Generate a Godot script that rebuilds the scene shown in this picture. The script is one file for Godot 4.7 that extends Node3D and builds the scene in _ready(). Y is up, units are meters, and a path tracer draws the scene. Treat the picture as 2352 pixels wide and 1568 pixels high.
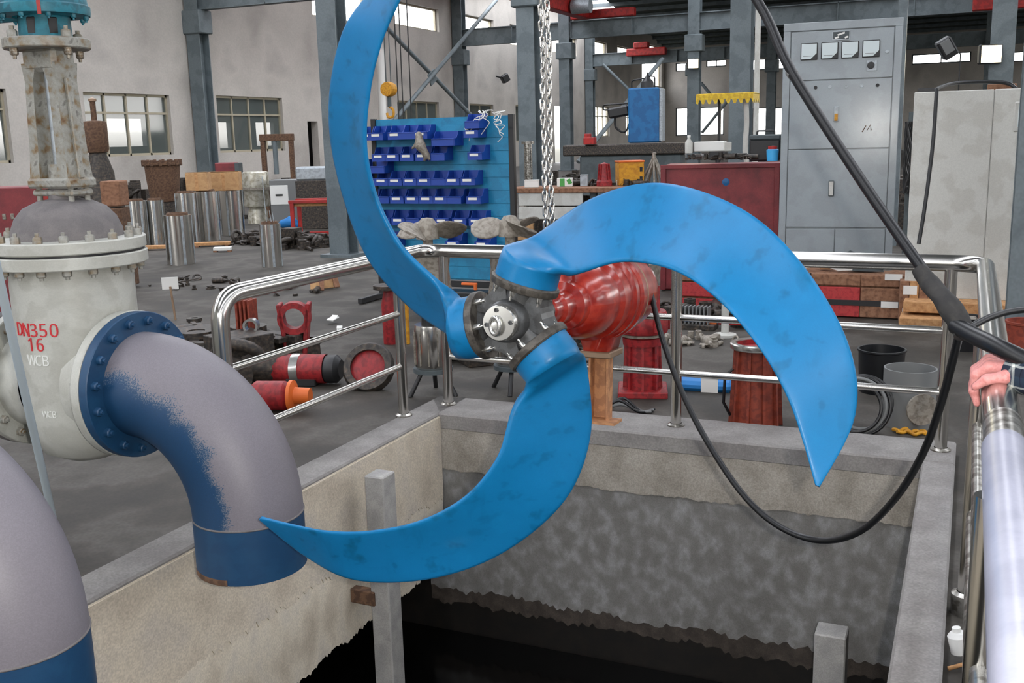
extends Node3D
# Workshop hall with a test pit: a banana-blade submersible mixer hangs on a chain over the pit.
# x runs along the back railing of the pit, -z runs away from the camera, the floor is y = 0.

var used := {}
var mats := {}

class Mb:
	# collects triangles; faces are given counter-clockwise as seen from outside
	var st := SurfaceTool.new()
	var xf := Transform3D.IDENTITY
	var grp := 1
	func _init():
		st.begin(Mesh.PRIMITIVE_TRIANGLES)
		st.set_smooth_group(-1)
	func v(p):
		st.add_vertex(xf * p)
	func tri(a, b, c):
		v(a); v(c); v(b)
	func quad(a, b, c, d):
		tri(a, b, c); tri(a, c, d)
	func flat():
		st.set_smooth_group(-1)
	func smooth():
		grp += 1
		st.set_smooth_group(grp)
	func poly(pts, mid):
		# convex polygon turned away from mid
		var n = (pts[1] - pts[0]).cross(pts[2] - pts[0])
		var c := Vector3.ZERO
		for p in pts: c += p
		c /= pts.size()
		var o = pts.duplicate()
		if n.dot(c - mid) < 0.0: o.reverse()
		for i in range(1, o.size() - 1): tri(o[0], o[i], o[i + 1])
	func box(c, s, bev = 0.0, turn = Basis.IDENTITY):
		flat()
		var h = s * 0.5
		if bev <= 0.0:
			var q = []
			for i in 8: q.append(c + turn * Vector3(h.x * (1 if i & 1 else -1), h.y * (1 if i & 2 else -1), h.z * (1 if i & 4 else -1)))
			for f in [[0, 1, 3, 2], [4, 5, 7, 6], [0, 1, 5, 4], [2, 3, 7, 6], [0, 2, 6, 4], [1, 3, 7, 5]]:
				poly([q[f[0]], q[f[1]], q[f[2]], q[f[3]]], c)
			return
		var P = func(sx, sy, sz, ax):
			var k = Vector3(h.x - bev, h.y - bev, h.z - bev)
			if ax == 0: k.x = h.x
			elif ax == 1: k.y = h.y
			else: k.z = h.z
			return c + turn * Vector3(k.x * sx, k.y * sy, k.z * sz)
		for s1 in [-1, 1]:
			poly([P.call(s1, -1, -1, 0), P.call(s1, 1, -1, 0), P.call(s1, 1, 1, 0), P.call(s1, -1, 1, 0)], c)
			poly([P.call(-1, s1, -1, 1), P.call(1, s1, -1, 1), P.call(1, s1, 1, 1), P.call(-1, s1, 1, 1)], c)
			poly([P.call(-1, -1, s1, 2), P.call(1, -1, s1, 2), P.call(1, 1, s1, 2), P.call(-1, 1, s1, 2)], c)
			for s2 in [-1, 1]:
				poly([P.call(s1, s2, -1, 0), P.call(s1, s2, 1, 0), P.call(s1, s2, 1, 1), P.call(s1, s2, -1, 1)], c)
				poly([P.call(s1, -1, s2, 0), P.call(s1, 1, s2, 0), P.call(s1, 1, s2, 2), P.call(s1, -1, s2, 2)], c)
				poly([P.call(-1, s1, s2, 1), P.call(1, s1, s2, 1), P.call(1, s1, s2, 2), P.call(-1, s1, s2, 2)], c)
				for s3 in [-1, 1]:
					poly([P.call(s1, s2, s3, 0), P.call(s1, s2, s3, 1), P.call(s1, s2, s3, 2)], c)
	func loft(rings, cap0 = true, cap1 = true):
		smooth()
		var n = rings[0].size()
		for i in rings.size() - 1:
			for j in n:
				var k = (j + 1) % n
				quad(rings[i][j], rings[i][k], rings[i + 1][k], rings[i + 1][j])
		flat()
		if cap0:
			var c := Vector3.ZERO
			for p in rings[0]: c += p
			c /= n
			for j in n: tri(c, rings[0][(j + 1) % n], rings[0][j])
		if cap1:
			var c := Vector3.ZERO
			var r = rings[rings.size() - 1]
			for p in r: c += p
			c /= n
			for j in n: tri(c, r[j], r[(j + 1) % n])
	func tube(pts, r, seg = 12, closed = false, caps = true):
		# r: one radius or one for each point
		var n = pts.size()
		var rings = []
		var t0 = (pts[1] - pts[0]).normalized()
		var u = t0.cross(Vector3.UP if absf(t0.y) < 0.9 else Vector3.RIGHT).normalized()
		for i in n:
			var t
			if closed: t = (pts[(i + 1) % n] - pts[(i + n - 1) % n]).normalized()
			else: t = (pts[mini(i + 1, n - 1)] - pts[maxi(i - 1, 0)]).normalized()
			u = (u - t * u.dot(t)).normalized()
			var w = t.cross(u)
			var ring = PackedVector3Array()
			var rr = r[i] if r is Array else r
			for j in seg:
				var a = TAU * j / seg
				ring.append(pts[i] + (u * cos(a) + w * sin(a)) * rr)
			rings.append(ring)
		if closed:
			rings.append(rings[0])
		loft(rings, caps and not closed, caps and not closed)
	func cyl(a, b, r, r2 = -1.0, seg = 20):
		tube([a, b], [r, r if r2 < 0 else r2], seg)
	func lathe(prof, seg = 28, at = Vector3.ZERO, basis = Basis.IDENTITY, frac = 1.0):
		# profile of Vector2(radius, height) along local y; sharp corners stay sharp
		var n = prof.size()
		smooth()
		for i in n - 1:
			if i > 0:
				var d0 = (prof[i] - prof[i - 1]).normalized()
				var d1 = (prof[i + 1] - prof[i]).normalized()
				if d0.dot(d1) < 0.8: smooth()
			var a = prof[i]
			var b = prof[i + 1]
			for j in seg:
				var p = TAU * frac * j / seg
				var q = TAU * frac * (j + 1) / seg
				var a0 = at + basis * Vector3(a.x * cos(p), a.y, a.x * sin(p))
				var a1 = at + basis * Vector3(a.x * cos(q), a.y, a.x * sin(q))
				var b0 = at + basis * Vector3(b.x * cos(p), b.y, b.x * sin(p))
				var b1 = at + basis * Vector3(b.x * cos(q), b.y, b.x * sin(q))
				if a.x > 1e-5: tri(a0, b1, a1)
				if b.x > 1e-5: tri(a0, b0, b1)
		flat()
	func torus(c, R, r, basis = Basis.IDENTITY, seg = 24, sides = 8):
		var pts = []
		for i in seg: pts.append(c + basis * Vector3(cos(TAU * i / seg) * R, 0, sin(TAU * i / seg) * R))
		tube(pts, r, sides, true)
	func prism(outline, depth, at = Vector3.ZERO, basis = Basis.IDENTITY):
		# outline of Vector2 in the local xy plane, thick along z from 0 to depth
		flat()
		var idx = Geometry2D.triangulate_polygon(PackedVector2Array(outline))
		var o = PackedVector2Array(outline)
		var cw = Geometry2D.is_polygon_clockwise(o)
		var f = func(p, z): return at + basis * Vector3(p.x, p.y, z)
		for k in range(0, idx.size(), 3):
			var a = o[idx[k]]
			var b = o[idx[k + 1]]
			var c = o[idx[k + 2]]
			if (b - a).cross(c - a) < 0:
				var t = b
				b = c
				c = t
			tri(f.call(a, depth), f.call(b, depth), f.call(c, depth))
			tri(f.call(a, 0.0), f.call(c, 0.0), f.call(b, 0.0))
		for i in o.size():
			var a = o[i]
			var b = o[(i + 1) % o.size()]
			if cw: quad(f.call(b, 0.0), f.call(a, 0.0), f.call(a, depth), f.call(b, depth))
			else: quad(f.call(a, 0.0), f.call(b, 0.0), f.call(b, depth), f.call(a, depth))
	func mesh():
		st.generate_normals()
		return st.commit()

func numbered(called):
	if not used.has(called):
		used[called] = 0
		return called
	used[called] += 1
	return "%s_%03d" % [called, used[called]]

func obj(called, mb, m, parent = self):
	# one mesh: a thing (parent self) or a part
	var o := MeshInstance3D.new()
	o.mesh = mb.mesh() if mb is Mb else mb
	o.material_override = m
	if parent == self:
		o.name = numbered(called)
		add_child(o)
	else:
		o.name = called
		parent.add_child(o, true)
	return o

func tag(o, label, category, group = ""):
	o.set_meta("label", label)
	o.set_meta("category", category)
	if group: o.set_meta("group", group)
	return o

func thing(called, label, category, at = Vector3.ZERO, turn = 0.0, group = ""):
	var o := Node3D.new()
	o.name = numbered(called)
	add_child(o)
	o.position = at
	o.rotation.y = turn
	return tag(o, label, category, group)

func base(called, at = Vector3.ZERO, turn = 0.0):
	# a piece of the setting with parts
	var o := Node3D.new()
	o.name = numbered(called)
	add_child(o)
	o.position = at
	o.rotation.y = turn
	o.set_meta("kind", "structure")
	return o

func struct(called, mb, m):
	var o = obj(called, mb, m)
	o.set_meta("kind", "structure")
	return o

func copy(o, at, turn, label = "", group = ""):
	var c = o.duplicate()
	c.name = numbered(String(o.name).trim_suffix("_" + String(o.name).get_slice("_", String(o.name).get_slice_count("_") - 1)) if String(o.name).get_slice("_", String(o.name).get_slice_count("_") - 1).is_valid_int() else String(o.name))
	add_child(c)
	c.position = at
	c.rotation.y = turn
	if label: c.set_meta("label", label)
	if group: c.set_meta("group", group)
	return c

func bend(pts, r, n = 6):
	# a polyline with rounded corners
	var out = [pts[0]]
	for i in range(1, pts.size() - 1):
		var a = pts[i] + (pts[i - 1] - pts[i]).normalized() * r
		var b = pts[i] + (pts[i + 1] - pts[i]).normalized() * r
		for k in n + 1:
			var t = float(k) / n
			out.append(a.lerp(pts[i], t).lerp(pts[i].lerp(b, t), t))
	out.append(pts[-1])
	return out

func curve(pts, m = 6):
	# Catmull-Rom through the points
	var out = []
	for i in pts.size() - 1:
		var a = pts[maxi(i - 1, 0)]
		var b = pts[i]
		var c = pts[i + 1]
		var d = pts[mini(i + 2, pts.size() - 1)]
		for k in m:
			var t = float(k) / m
			out.append(0.5 * (2.0 * b + (c - a) * t + (2.0 * a - 5.0 * b + 4.0 * c - d) * t * t + (3.0 * b - a - 3.0 * c + d) * t * t * t))
	out.append(pts[-1])
	return out

func box_mb(c, s, bev = 0.0, turn = Basis.IDENTITY):
	var b = Mb.new()
	b.box(c, s, bev, turn)
	return b

func cyl_mb(a, b2, r, r2 = -1.0, seg = 20):
	var b = Mb.new()
	b.cyl(a, b2, r, r2, seg)
	return b

func tube_mb(pts, r, seg = 10):
	var b = Mb.new()
	b.tube(pts, r, seg)
	return b

func lathe_mb(prof, seg = 28, at = Vector3.ZERO, basis = Basis.IDENTITY):
	var b = Mb.new()
	b.lathe(prof, seg, at, basis)
	return b

func along_x(): return Basis(Vector3(0, 1, 0), Vector3(1, 0, 0), Vector3(0, 0, -1))   # local y becomes +x
func along_z(): return Basis(Vector3(1, 0, 0), Vector3(0, 0, 1), Vector3(0, -1, 0))   # local y becomes +z

# ---------------------------------------------------------------- materials

func noise_image(sd, freq, ramp, size = 256, oct = 4, grain = 0.0):
	# seamless noise run through a list of [position, Color] stops, plus fine grain
	var n := FastNoiseLite.new()
	n.seed = sd
	n.frequency = freq
	n.fractal_octaves = oct
	var src = n.get_seamless_image(size, size)
	var rng := RandomNumberGenerator.new()
	rng.seed = sd
	var g := Gradient.new()
	var off = PackedFloat32Array()
	var col = PackedColorArray()
	for r in ramp:
		off.append(r[0])
		col.append(r[1])
	g.offsets = off
	g.colors = col
	var lut = []
	for i in 256: lut.append(g.sample(i / 255.0))
	var data = src.get_data()
	var out = PackedByteArray()
	out.resize(size * size * 3)
	for i in size * size:
		var c = lut[data[i]]
		var k = 1.0 + (rng.randf() - 0.5) * grain
		out[i * 3] = clampi(int(c.r * k * 255), 0, 255)
		out[i * 3 + 1] = clampi(int(c.g * k * 255), 0, 255)
		out[i * 3 + 2] = clampi(int(c.b * k * 255), 0, 255)
	return Image.create_from_data(size, size, false, Image.FORMAT_RGB8, out)

func plain(key, col, rough = 0.6, metal = 0.0, extra = {}):
	if mats.has(key): return mats[key]
	var m := StandardMaterial3D.new()
	m.resource_name = key
	m.albedo_color = col
	m.roughness = rough
	m.metallic = metal
	for k in extra: m.set(k, extra[k])
	mats[key] = m
	return m

func grainy(key, sd, freq, ramp, rough = 0.7, metal = 0.0, scale = 1.0, world = true, grain = 0.12, extra = {}, size = 256):
	if mats.has(key): return mats[key]
	var m = plain(key, Color.WHITE, rough, metal, extra)
	m.albedo_texture = ImageTexture.create_from_image(noise_image(sd, freq, ramp, size, 4, grain))
	m.uv1_triplanar = true
	m.uv1_world_triplanar = world
	m.uv1_scale = Vector3.ONE * scale
	return m

func two(key, sd, a, b, rough = 0.6, metal = 0.0, scale = 1.0, grain = 0.1, world = true, extra = {}):
	# a colour with blotches of a second one
	return grainy(key, sd, 0.02, [[0.0, a], [0.45, a], [0.62, b], [1.0, b]], rough, metal, scale, world, grain, extra)

func C8(r, g, b): return Color(r / 255.0, g / 255.0, b / 255.0)

var mt := {}

func make_materials():
	mt.floor = grainy("floor_concrete", 3, 0.012, [[0.0, C8(34, 30, 26)], [0.35, C8(48, 44, 38)], [0.5, C8(59, 54, 48)], [0.62, C8(74, 70, 65)], [0.8, C8(62, 58, 52)], [1.0, C8(40, 36, 31)]], 0.7, 0.0, 0.22, true, 0.22, {}, 512)
	mt.kerb = grainy("kerb_concrete", 5, 0.02, [[0.0, C8(116, 112, 110)], [0.5, C8(128, 125, 123)], [1.0, C8(140, 137, 134)]], 0.85, 0.0, 0.8, true, 0.16)
	mt.plaster = grainy("pit_plaster", 7, 0.012, [[0.0, C8(178, 167, 150)], [0.3, C8(196, 186, 169)], [0.55, C8(210, 201, 184)], [0.75, C8(203, 195, 181)], [1.0, C8(184, 177, 168)]], 0.9, 0.0, 0.7, true, 0.14, {}, 512)
	mt.plaster.uv1_scale = Vector3(0.7, 0.45, 0.7)
	mt.render_band = grainy("pit_render", 9, 0.02, [[0.0, C8(132, 126, 117)], [0.5, C8(150, 144, 135)], [1.0, C8(164, 159, 151)]], 0.9, 0.0, 0.9, true, 0.2)
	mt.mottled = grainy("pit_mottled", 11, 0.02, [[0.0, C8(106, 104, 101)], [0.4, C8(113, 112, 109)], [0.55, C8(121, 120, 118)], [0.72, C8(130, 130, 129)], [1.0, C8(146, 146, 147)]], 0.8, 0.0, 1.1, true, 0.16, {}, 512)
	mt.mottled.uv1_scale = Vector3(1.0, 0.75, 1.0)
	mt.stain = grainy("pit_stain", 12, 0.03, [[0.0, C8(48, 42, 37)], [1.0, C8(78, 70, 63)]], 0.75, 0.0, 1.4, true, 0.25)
	mt.plaster_upper = grainy("pit_plaster_upper", 8, 0.014, [[0.0, C8(180, 169, 153)], [0.5, C8(200, 190, 173)], [1.0, C8(188, 180, 169)]], 0.9, 0.0, 0.8, true, 0.16)
	mt.post = grainy("post_concrete", 6, 0.02, [[0.0, C8(140, 139, 138)], [1.0, C8(170, 168, 164)]], 0.85, 0.0, 1.5, true, 0.14)
	mt.silver = two("silver_paint", 50, C8(198, 196, 184), C8(158, 152, 134), 0.35, 0.45, 2.0, 0.15)
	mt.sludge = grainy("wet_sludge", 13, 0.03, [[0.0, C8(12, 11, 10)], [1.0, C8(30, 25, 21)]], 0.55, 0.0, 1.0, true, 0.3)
	mt.water = plain("pit_water", C8(6, 6, 6), 0.12)
	mt.hall = grainy("hall_wall", 15, 0.01, [[0.0, C8(156, 151, 145)], [0.4, C8(176, 171, 164)], [0.7, C8(184, 179, 172)], [1.0, C8(166, 161, 155)]], 0.9, 0.0, 0.12, true, 0.05)
	mt.roof = two("roof_sheet", 17, C8(52, 62, 58), C8(64, 72, 68), 0.8, 0.0, 0.2)
	mt.steel = two("painted_steel", 19, C8(106, 116, 120), C8(94, 104, 108), 0.55, 0.0, 0.3)
	mt.steel_dark = two("dark_steel", 20, C8(76, 85, 88), C8(64, 72, 75), 0.6, 0.0, 0.3)
	mt.red = two("red_paint", 21, C8(170, 34, 30), C8(140, 28, 26), 0.5, 0.0, 0.8)
	mt.frame = plain("window_frame_alu", C8(168, 160, 140), 0.5, 0.3)
	mt.pane = plain("window_glass", Color(0.36, 0.39, 0.38, 0.68), 0.05, 0.0, {"transparency": BaseMaterial3D.TRANSPARENCY_ALPHA})
	mt.clear = plain("clear_glass", Color(0.9, 0.95, 0.95, 0.08), 0.05, 0.0, {"transparency": BaseMaterial3D.TRANSPARENCY_ALPHA})
	mt.dark = plain("black_rubber", C8(20, 21, 23), 0.45)
	mt.cable = plain("cable_black", C8(16, 18, 21), 0.38)
	mt.tape = two("cable_tape", 23, C8(34, 34, 35), C8(48, 47, 46), 0.8, 0.0, 6.0)
	mt.inox = plain("stainless", C8(205, 203, 198), 0.2, 1.0)
	mt.inox_dirty = two("stainless_dirty", 25, C8(190, 188, 182), C8(120, 116, 108), 0.32, 0.9, 3.0)
	mt.wrap = two("white_wrap", 27, C8(158, 160, 176), C8(146, 148, 164), 0.35, 0.0, 1.2, 0.04)
	mt.blade = grainy("blade_blue", 29, 0.012, [[0.0, C8(4, 74, 98)], [0.2, C8(8, 92, 134)], [0.3, C8(14, 108, 160)], [0.75, C8(16, 112, 166)], [1.0, C8(18, 118, 172)]], 0.42, 0.0, 1.6, true, 0.05, {"clearcoat_enabled": true, "clearcoat": 0.12, "clearcoat_roughness": 0.25, "metallic_specular": 0.35}, 512)
	mt.hub = two("hub_casting", 31, C8(82, 84, 86), C8(66, 67, 68), 0.36, 0.2, 4.0, 0.2)
	mt.hub_rim = two("hub_rim", 32, C8(92, 88, 82), C8(62, 58, 54), 0.5, 0.35, 5.0, 0.3)
	mt.cap = plain("cap_steel", C8(198, 198, 194), 0.25, 0.9)
	mt.motor = grainy("motor_red", 33, 0.02, [[0.0, C8(112, 22, 18)], [0.45, C8(150, 36, 26)], [0.7, C8(176, 58, 40)], [1.0, C8(146, 34, 26)]], 0.28, 0.0, 3.0, false, 0.1, {"clearcoat_enabled": true, "clearcoat": 0.5, "clearcoat_roughness": 0.15})
	mt.seal = plain("bare_joint", C8(150, 126, 104), 0.45, 0.5)
	mt.tan = two("tan_primer", 35, C8(186, 134, 92), C8(160, 112, 78), 0.7, 0.0, 3.0)
	mt.valve = two("valve_grey_paint", 37, C8(178, 179, 172), C8(166, 166, 158), 0.42, 0.0, 1.6, 0.06)
	mt.valve_dust = two("valve_dusty", 39, C8(112, 108, 108), C8(100, 97, 98), 0.85, 0.0, 2.0, 0.14)
	mt.valve_rust = grainy("valve_rusty", 41, 0.012, [[0.0, C8(104, 74, 44)], [0.22, C8(128, 112, 88)], [0.4, C8(136, 134, 126)], [0.75, C8(152, 152, 146)], [1.0, C8(98, 96, 92)]], 0.55, 0.15, 5.0, true, 0.2)
	mt.teal = two("actuator_teal", 43, C8(32, 118, 136), C8(20, 88, 104), 0.5, 0.0, 3.0)
	mt.navy = two("pipe_navy", 45, C8(20, 60, 94), C8(24, 66, 100), 0.5, 0.0, 2.0, 0.06)
	mt.bolt = two("bolt_zinc", 47, C8(150, 146, 136), C8(112, 96, 78), 0.5, 0.5, 20.0)
	mt.galv = two("galvanised", 49, C8(168, 176, 182), C8(148, 154, 158), 0.42, 0.35, 3.0)
	mt.cab = two("cabinet_grey", 51, C8(142, 151, 156), C8(136, 144, 149), 0.4, 0.0, 0.8, 0.04, true, {"clearcoat_enabled": true, "clearcoat": 0.6, "clearcoat_roughness": 0.18})
	mt.cab_white = two("cabinet_white", 53, C8(196, 196, 190), C8(186, 185, 178), 0.6, 0.0, 0.8, 0.06)
	mt.white = plain("white_plastic", C8(222, 222, 218), 0.5)
	mt.meter = plain("meter_glass", C8(205, 216, 218), 0.12)
	mt.black = plain("black_plastic", C8(30, 31, 33), 0.45)
	mt.grey = plain("mid_grey", C8(112, 114, 114), 0.6)
	mt.maroon = grainy("maroon_paint", 55, 0.015, [[0.0, C8(92, 30, 36)], [0.5, C8(122, 40, 46)], [1.0, C8(132, 50, 52)]], 0.5, 0.0, 1.2, true, 0.2)
	mt.pump_red = two("pump_red", 57, C8(150, 32, 36), C8(116, 24, 28), 0.5, 0.0, 4.0, 0.2)
	mt.primer = two("primer_brown", 59, C8(138, 58, 38), C8(112, 44, 30), 0.6, 0.0, 4.0, 0.15)
	mt.cast = two("raw_casting", 61, C8(150, 144, 134), C8(118, 110, 100), 0.6, 0.35, 5.0, 0.2)
	mt.rust = two("rust", 63, C8(104, 78, 58), C8(78, 56, 42), 0.85, 0.0, 4.0, 0.3)
	mt.rack = two("rack_teal", 65, C8(12, 128, 170), C8(10, 116, 156), 0.5, 0.0, 1.0, 0.08)
	mt.bin = plain("bin_blue", C8(18, 62, 152), 0.45)
	mt.wood = grainy("timber", 67, 0.03, [[0.0, C8(150, 106, 66)], [0.5, C8(184, 138, 92)], [1.0, C8(200, 158, 112)]], 0.8, 0.0, 2.0, true, 0.16)
	mt.wood_dark = grainy("timber_stained", 69, 0.03, [[0.0, C8(96, 66, 50)], [0.5, C8(134, 96, 72)], [1.0, C8(150, 112, 88)]], 0.85, 0.0, 2.5, true, 0.2)
	mt.wood_red = grainy("timber_red", 71, 0.03, [[0.0, C8(130, 36, 40)], [0.5, C8(178, 52, 54)], [1.0, C8(160, 60, 56)]], 0.7, 0.0, 2.5, true, 0.2)
	mt.card = two("cardboard", 73, C8(188, 150, 106), C8(172, 132, 92), 0.85, 0.0, 2.0)
	mt.blue_machine = two("machine_blue", 75, C8(20, 102, 158), C8(16, 88, 140), 0.5, 0.0, 0.8)
	mt.yellow = two("yellow_plastic", 77, C8(216, 184, 40), C8(196, 160, 34), 0.55, 0.0, 3.0)
	mt.yellow_box = two("yellow_paint", 79, C8(204, 148, 32), C8(180, 122, 28), 0.55, 0.0, 3.0)
	mt.orange = plain("orange_paint", C8(214, 104, 40), 0.5)
	mt.blue_soft = plain("blue_sheet", C8(32, 120, 190), 0.6)
	mt.green = plain("green_print", C8(70, 150, 70), 0.6)
	mt.skin = two("skin", 81, C8(208, 142, 138), C8(194, 124, 120), 0.55, 0.0, 14.0, 0.05, false)
	mt.trousers = two("trousers", 83, C8(44, 48, 58), C8(38, 42, 50), 0.9, 0.0, 3.0)
	mt.hair = plain("hair_black", C8(18, 16, 15), 0.6)
	mt.scrap = grainy("scrap", 85, 0.05, [[0.0, C8(24, 23, 22)], [0.4, C8(48, 45, 42)], [0.6, C8(68, 63, 58)], [0.78, C8(84, 70, 58)], [1.0, C8(128, 124, 118)]], 0.5, 0.3, 2.0, true, 0.3)
	mt.lamp = plain("lamp_glow", Color(1, 0.97, 0.85), 0.5, 0.0, {"emission_enabled": true, "emission": Color(1, 0.95, 0.8), "emission_energy_multiplier": 6.0})

func _ready():
	# ---------------------------------------------------------------- camera, sky, flash, exposure
	var cam := Camera3D.new()
	cam.name = "camera"
	add_child(cam)
	cam.transform = Transform3D(Basis(Vector3(0.91297, -0.02474, -0.40728), Vector3(-0.0578, 0.98026, -0.1891), Vector3(0.40392, 0.19618, 0.89351)), Vector3(0, 1.51, 0))
	cam.fov = 37.13
	cam.near = 0.05
	cam.far = 400.0
	cam.current = true
	var env := Environment.new()
	env.background_mode = Environment.BG_SKY
	var sky := Sky.new()
	var sm := ProceduralSkyMaterial.new()
	sm.sky_top_color = Color(0.96, 0.97, 1.0)
	sm.sky_horizon_color = Color(1.0, 0.99, 0.97)
	sm.ground_horizon_color = Color(0.6, 0.6, 0.58)
	sm.ground_bottom_color = Color(0.45, 0.44, 0.42)
	sm.sky_energy_multiplier = 2.5
	sm.ground_energy_multiplier = 1.6
	sky.sky_material = sm
	env.sky = sky
	env.tonemap_mode = Environment.TONE_MAPPER_LINEAR
	env.tonemap_exposure = 1.0
	env.sdfgi_enabled = true
	env.ssao_enabled = true
	env.ssil_enabled = true
	var we := WorldEnvironment.new()
	we.name = "environment"
	we.environment = env
	add_child(we)
	# the flash of the camera, beside and a little above the lens
	var flash := OmniLight3D.new()
	flash.name = "camera_flash"
	flash.light_color = Color(1.0, 0.98, 0.95)
	flash.light_energy = 5.5
	flash.light_size = 0.02
	flash.omni_range = 60.0
	flash.omni_attenuation = 2.0
	flash.shadow_enabled = true
	flash.position = Vector3(0.1, 1.545, -0.02)
	add_child(flash)
	make_materials()
	build_hall()
	build_pit()
	build_mixer()
	build_valve_and_pipes()
	build_railing()
	build_cables()
	build_person()
	build_cabinets()
	build_rack()
	build_pumps()
	build_left_group()
	build_far_group()
	build_small_things()

# ---------------------------------------------------------------- hall

func holes_wall(axis, at, thick, lo, hi, y0, y1, holes):
	# a wall along "x" or "z" with rectangular holes [a, b, y0, y1]
	var cu = [lo, hi]
	var cy = [y0, y1]
	for h in holes:
		cu += [h[0], h[1]]
		cy += [h[2], h[3]]
	cu.sort()
	cy.sort()
	var b = Mb.new()
	for i in cu.size() - 1:
		if cu[i + 1] - cu[i] < 0.001: continue
		var y_from = null
		for j in cy.size():
			var solid = false
			if j < cy.size() - 1 and cy[j + 1] - cy[j] >= 0.001:
				solid = true
				var u = (cu[i] + cu[i + 1]) * 0.5
				var w = (cy[j] + cy[j + 1]) * 0.5
				for h in holes:
					if u > h[0] and u < h[1] and w > h[2] and w < h[3]: solid = false
			elif j < cy.size() - 1:
				continue
			if solid and y_from == null: y_from = cy[j]
			if not solid and y_from != null:
				var s = Vector3(cu[i + 1] - cu[i], cy[j] - y_from, thick)
				var c = Vector3((cu[i] + cu[i + 1]) * 0.5, (cy[j] + y_from) * 0.5, at)
				if axis == "z":
					s = Vector3(s.z, s.y, s.x)
					c = Vector3(c.z, c.y, c.x)
				b.box(c, s)
				y_from = null
	return b

func window_z(x, z0, z1, y0, y1, cols, bar_y, glass):
	# a window in a wall along z: frame, mullions, transom and panes
	var o = base("window_%d" % (window_count + 1), Vector3(x, 0, 0))
	window_count += 1
	var f = Mb.new()
	var t = 0.07
	f.box(Vector3(0, y0 + t * 0.5, (z0 + z1) * 0.5), Vector3(0.1, t, z1 - z0))
	f.box(Vector3(0, y1 - t * 0.5, (z0 + z1) * 0.5), Vector3(0.1, t, z1 - z0))
	f.box(Vector3(0, (y0 + y1) * 0.5, z0 + t * 0.5), Vector3(0.1, y1 - y0, t))
	f.box(Vector3(0, (y0 + y1) * 0.5, z1 - t * 0.5), Vector3(0.1, y1 - y0, t))
	obj("window_frame", f, mt.frame, o)
	for i in range(1, cols):
		var z = lerpf(z0, z1, float(i) / cols)
		obj("mullion", box_mb(Vector3(0.01, (y0 + y1) * 0.5, z), Vector3(0.08, y1 - y0, 0.06)), mt.frame, o)
	if bar_y > 0.0: obj("transom", box_mb(Vector3(0.015, bar_y, (z0 + z1) * 0.5), Vector3(0.08, 0.06, z1 - z0)), mt.frame, o)
	for i in cols:
		var a = lerpf(z0, z1, float(i) / cols) + 0.03
		var b = lerpf(z0, z1, float(i + 1) / cols) - 0.03
		if bar_y > 0.0:
			obj("pane", box_mb(Vector3(0, (y0 + bar_y) * 0.5, (a + b) * 0.5), Vector3(0.01, bar_y - y0 - 0.06, b - a)), glass, o)
			obj("pane", box_mb(Vector3(0, (bar_y + y1) * 0.5, (a + b) * 0.5), Vector3(0.01, y1 - bar_y - 0.06, b - a)), glass, o)
		else:
			obj("pane", box_mb(Vector3(0, (y0 + y1) * 0.5, (a + b) * 0.5), Vector3(0.01, y1 - y0 - 0.1, b - a)), glass, o)

var window_count := 0

func h_column(at, top, w, d, m):
	var b = Mb.new()
	b.box(Vector3(0, top * 0.5, -d * 0.5), Vector3(w, top, 0.03))
	b.box(Vector3(0, top * 0.5, d * 0.5), Vector3(w, top, 0.03))
	b.box(Vector3(0, top * 0.5, 0), Vector3(0.025, top, d))
	b.box(Vector3(0, 0.02, 0), Vector3(w + 0.2, 0.04, d + 0.2))
	var o = base("steel_column", at)
	obj("column_shaft", b, m, o)
	return o

func i_girder(a, b2, y0, y1, w, m, called):
	# along x or z from a to b2
	var b = Mb.new()
	var c = (a + b2) * 0.5
	var l = b2 - a
	var sx = maxf(absf(l.x), w)
	var sz = maxf(absf(l.z), w)
	var tx = maxf(absf(l.x), 0.03)
	var tz = maxf(absf(l.z), 0.03)
	b.box(Vector3(c.x, y0 + 0.02, c.z), Vector3(sx, 0.04, sz))
	b.box(Vector3(c.x, y1 - 0.02, c.z), Vector3(sx, 0.04, sz))
	b.box(Vector3(c.x, (y0 + y1) * 0.5, c.z), Vector3(tx, y1 - y0, tz))
	var n = int(l.length() / 2.8)
	for i in range(1, n):
		var p = a + l * (float(i) / n)
		b.box(Vector3(p.x, (y0 + y1) * 0.5, p.z), Vector3(0.03 if absf(l.x) > absf(l.z) else w, y1 - y0, w if absf(l.x) > absf(l.z) else 0.03))
	return struct(called, b, m)

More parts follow.
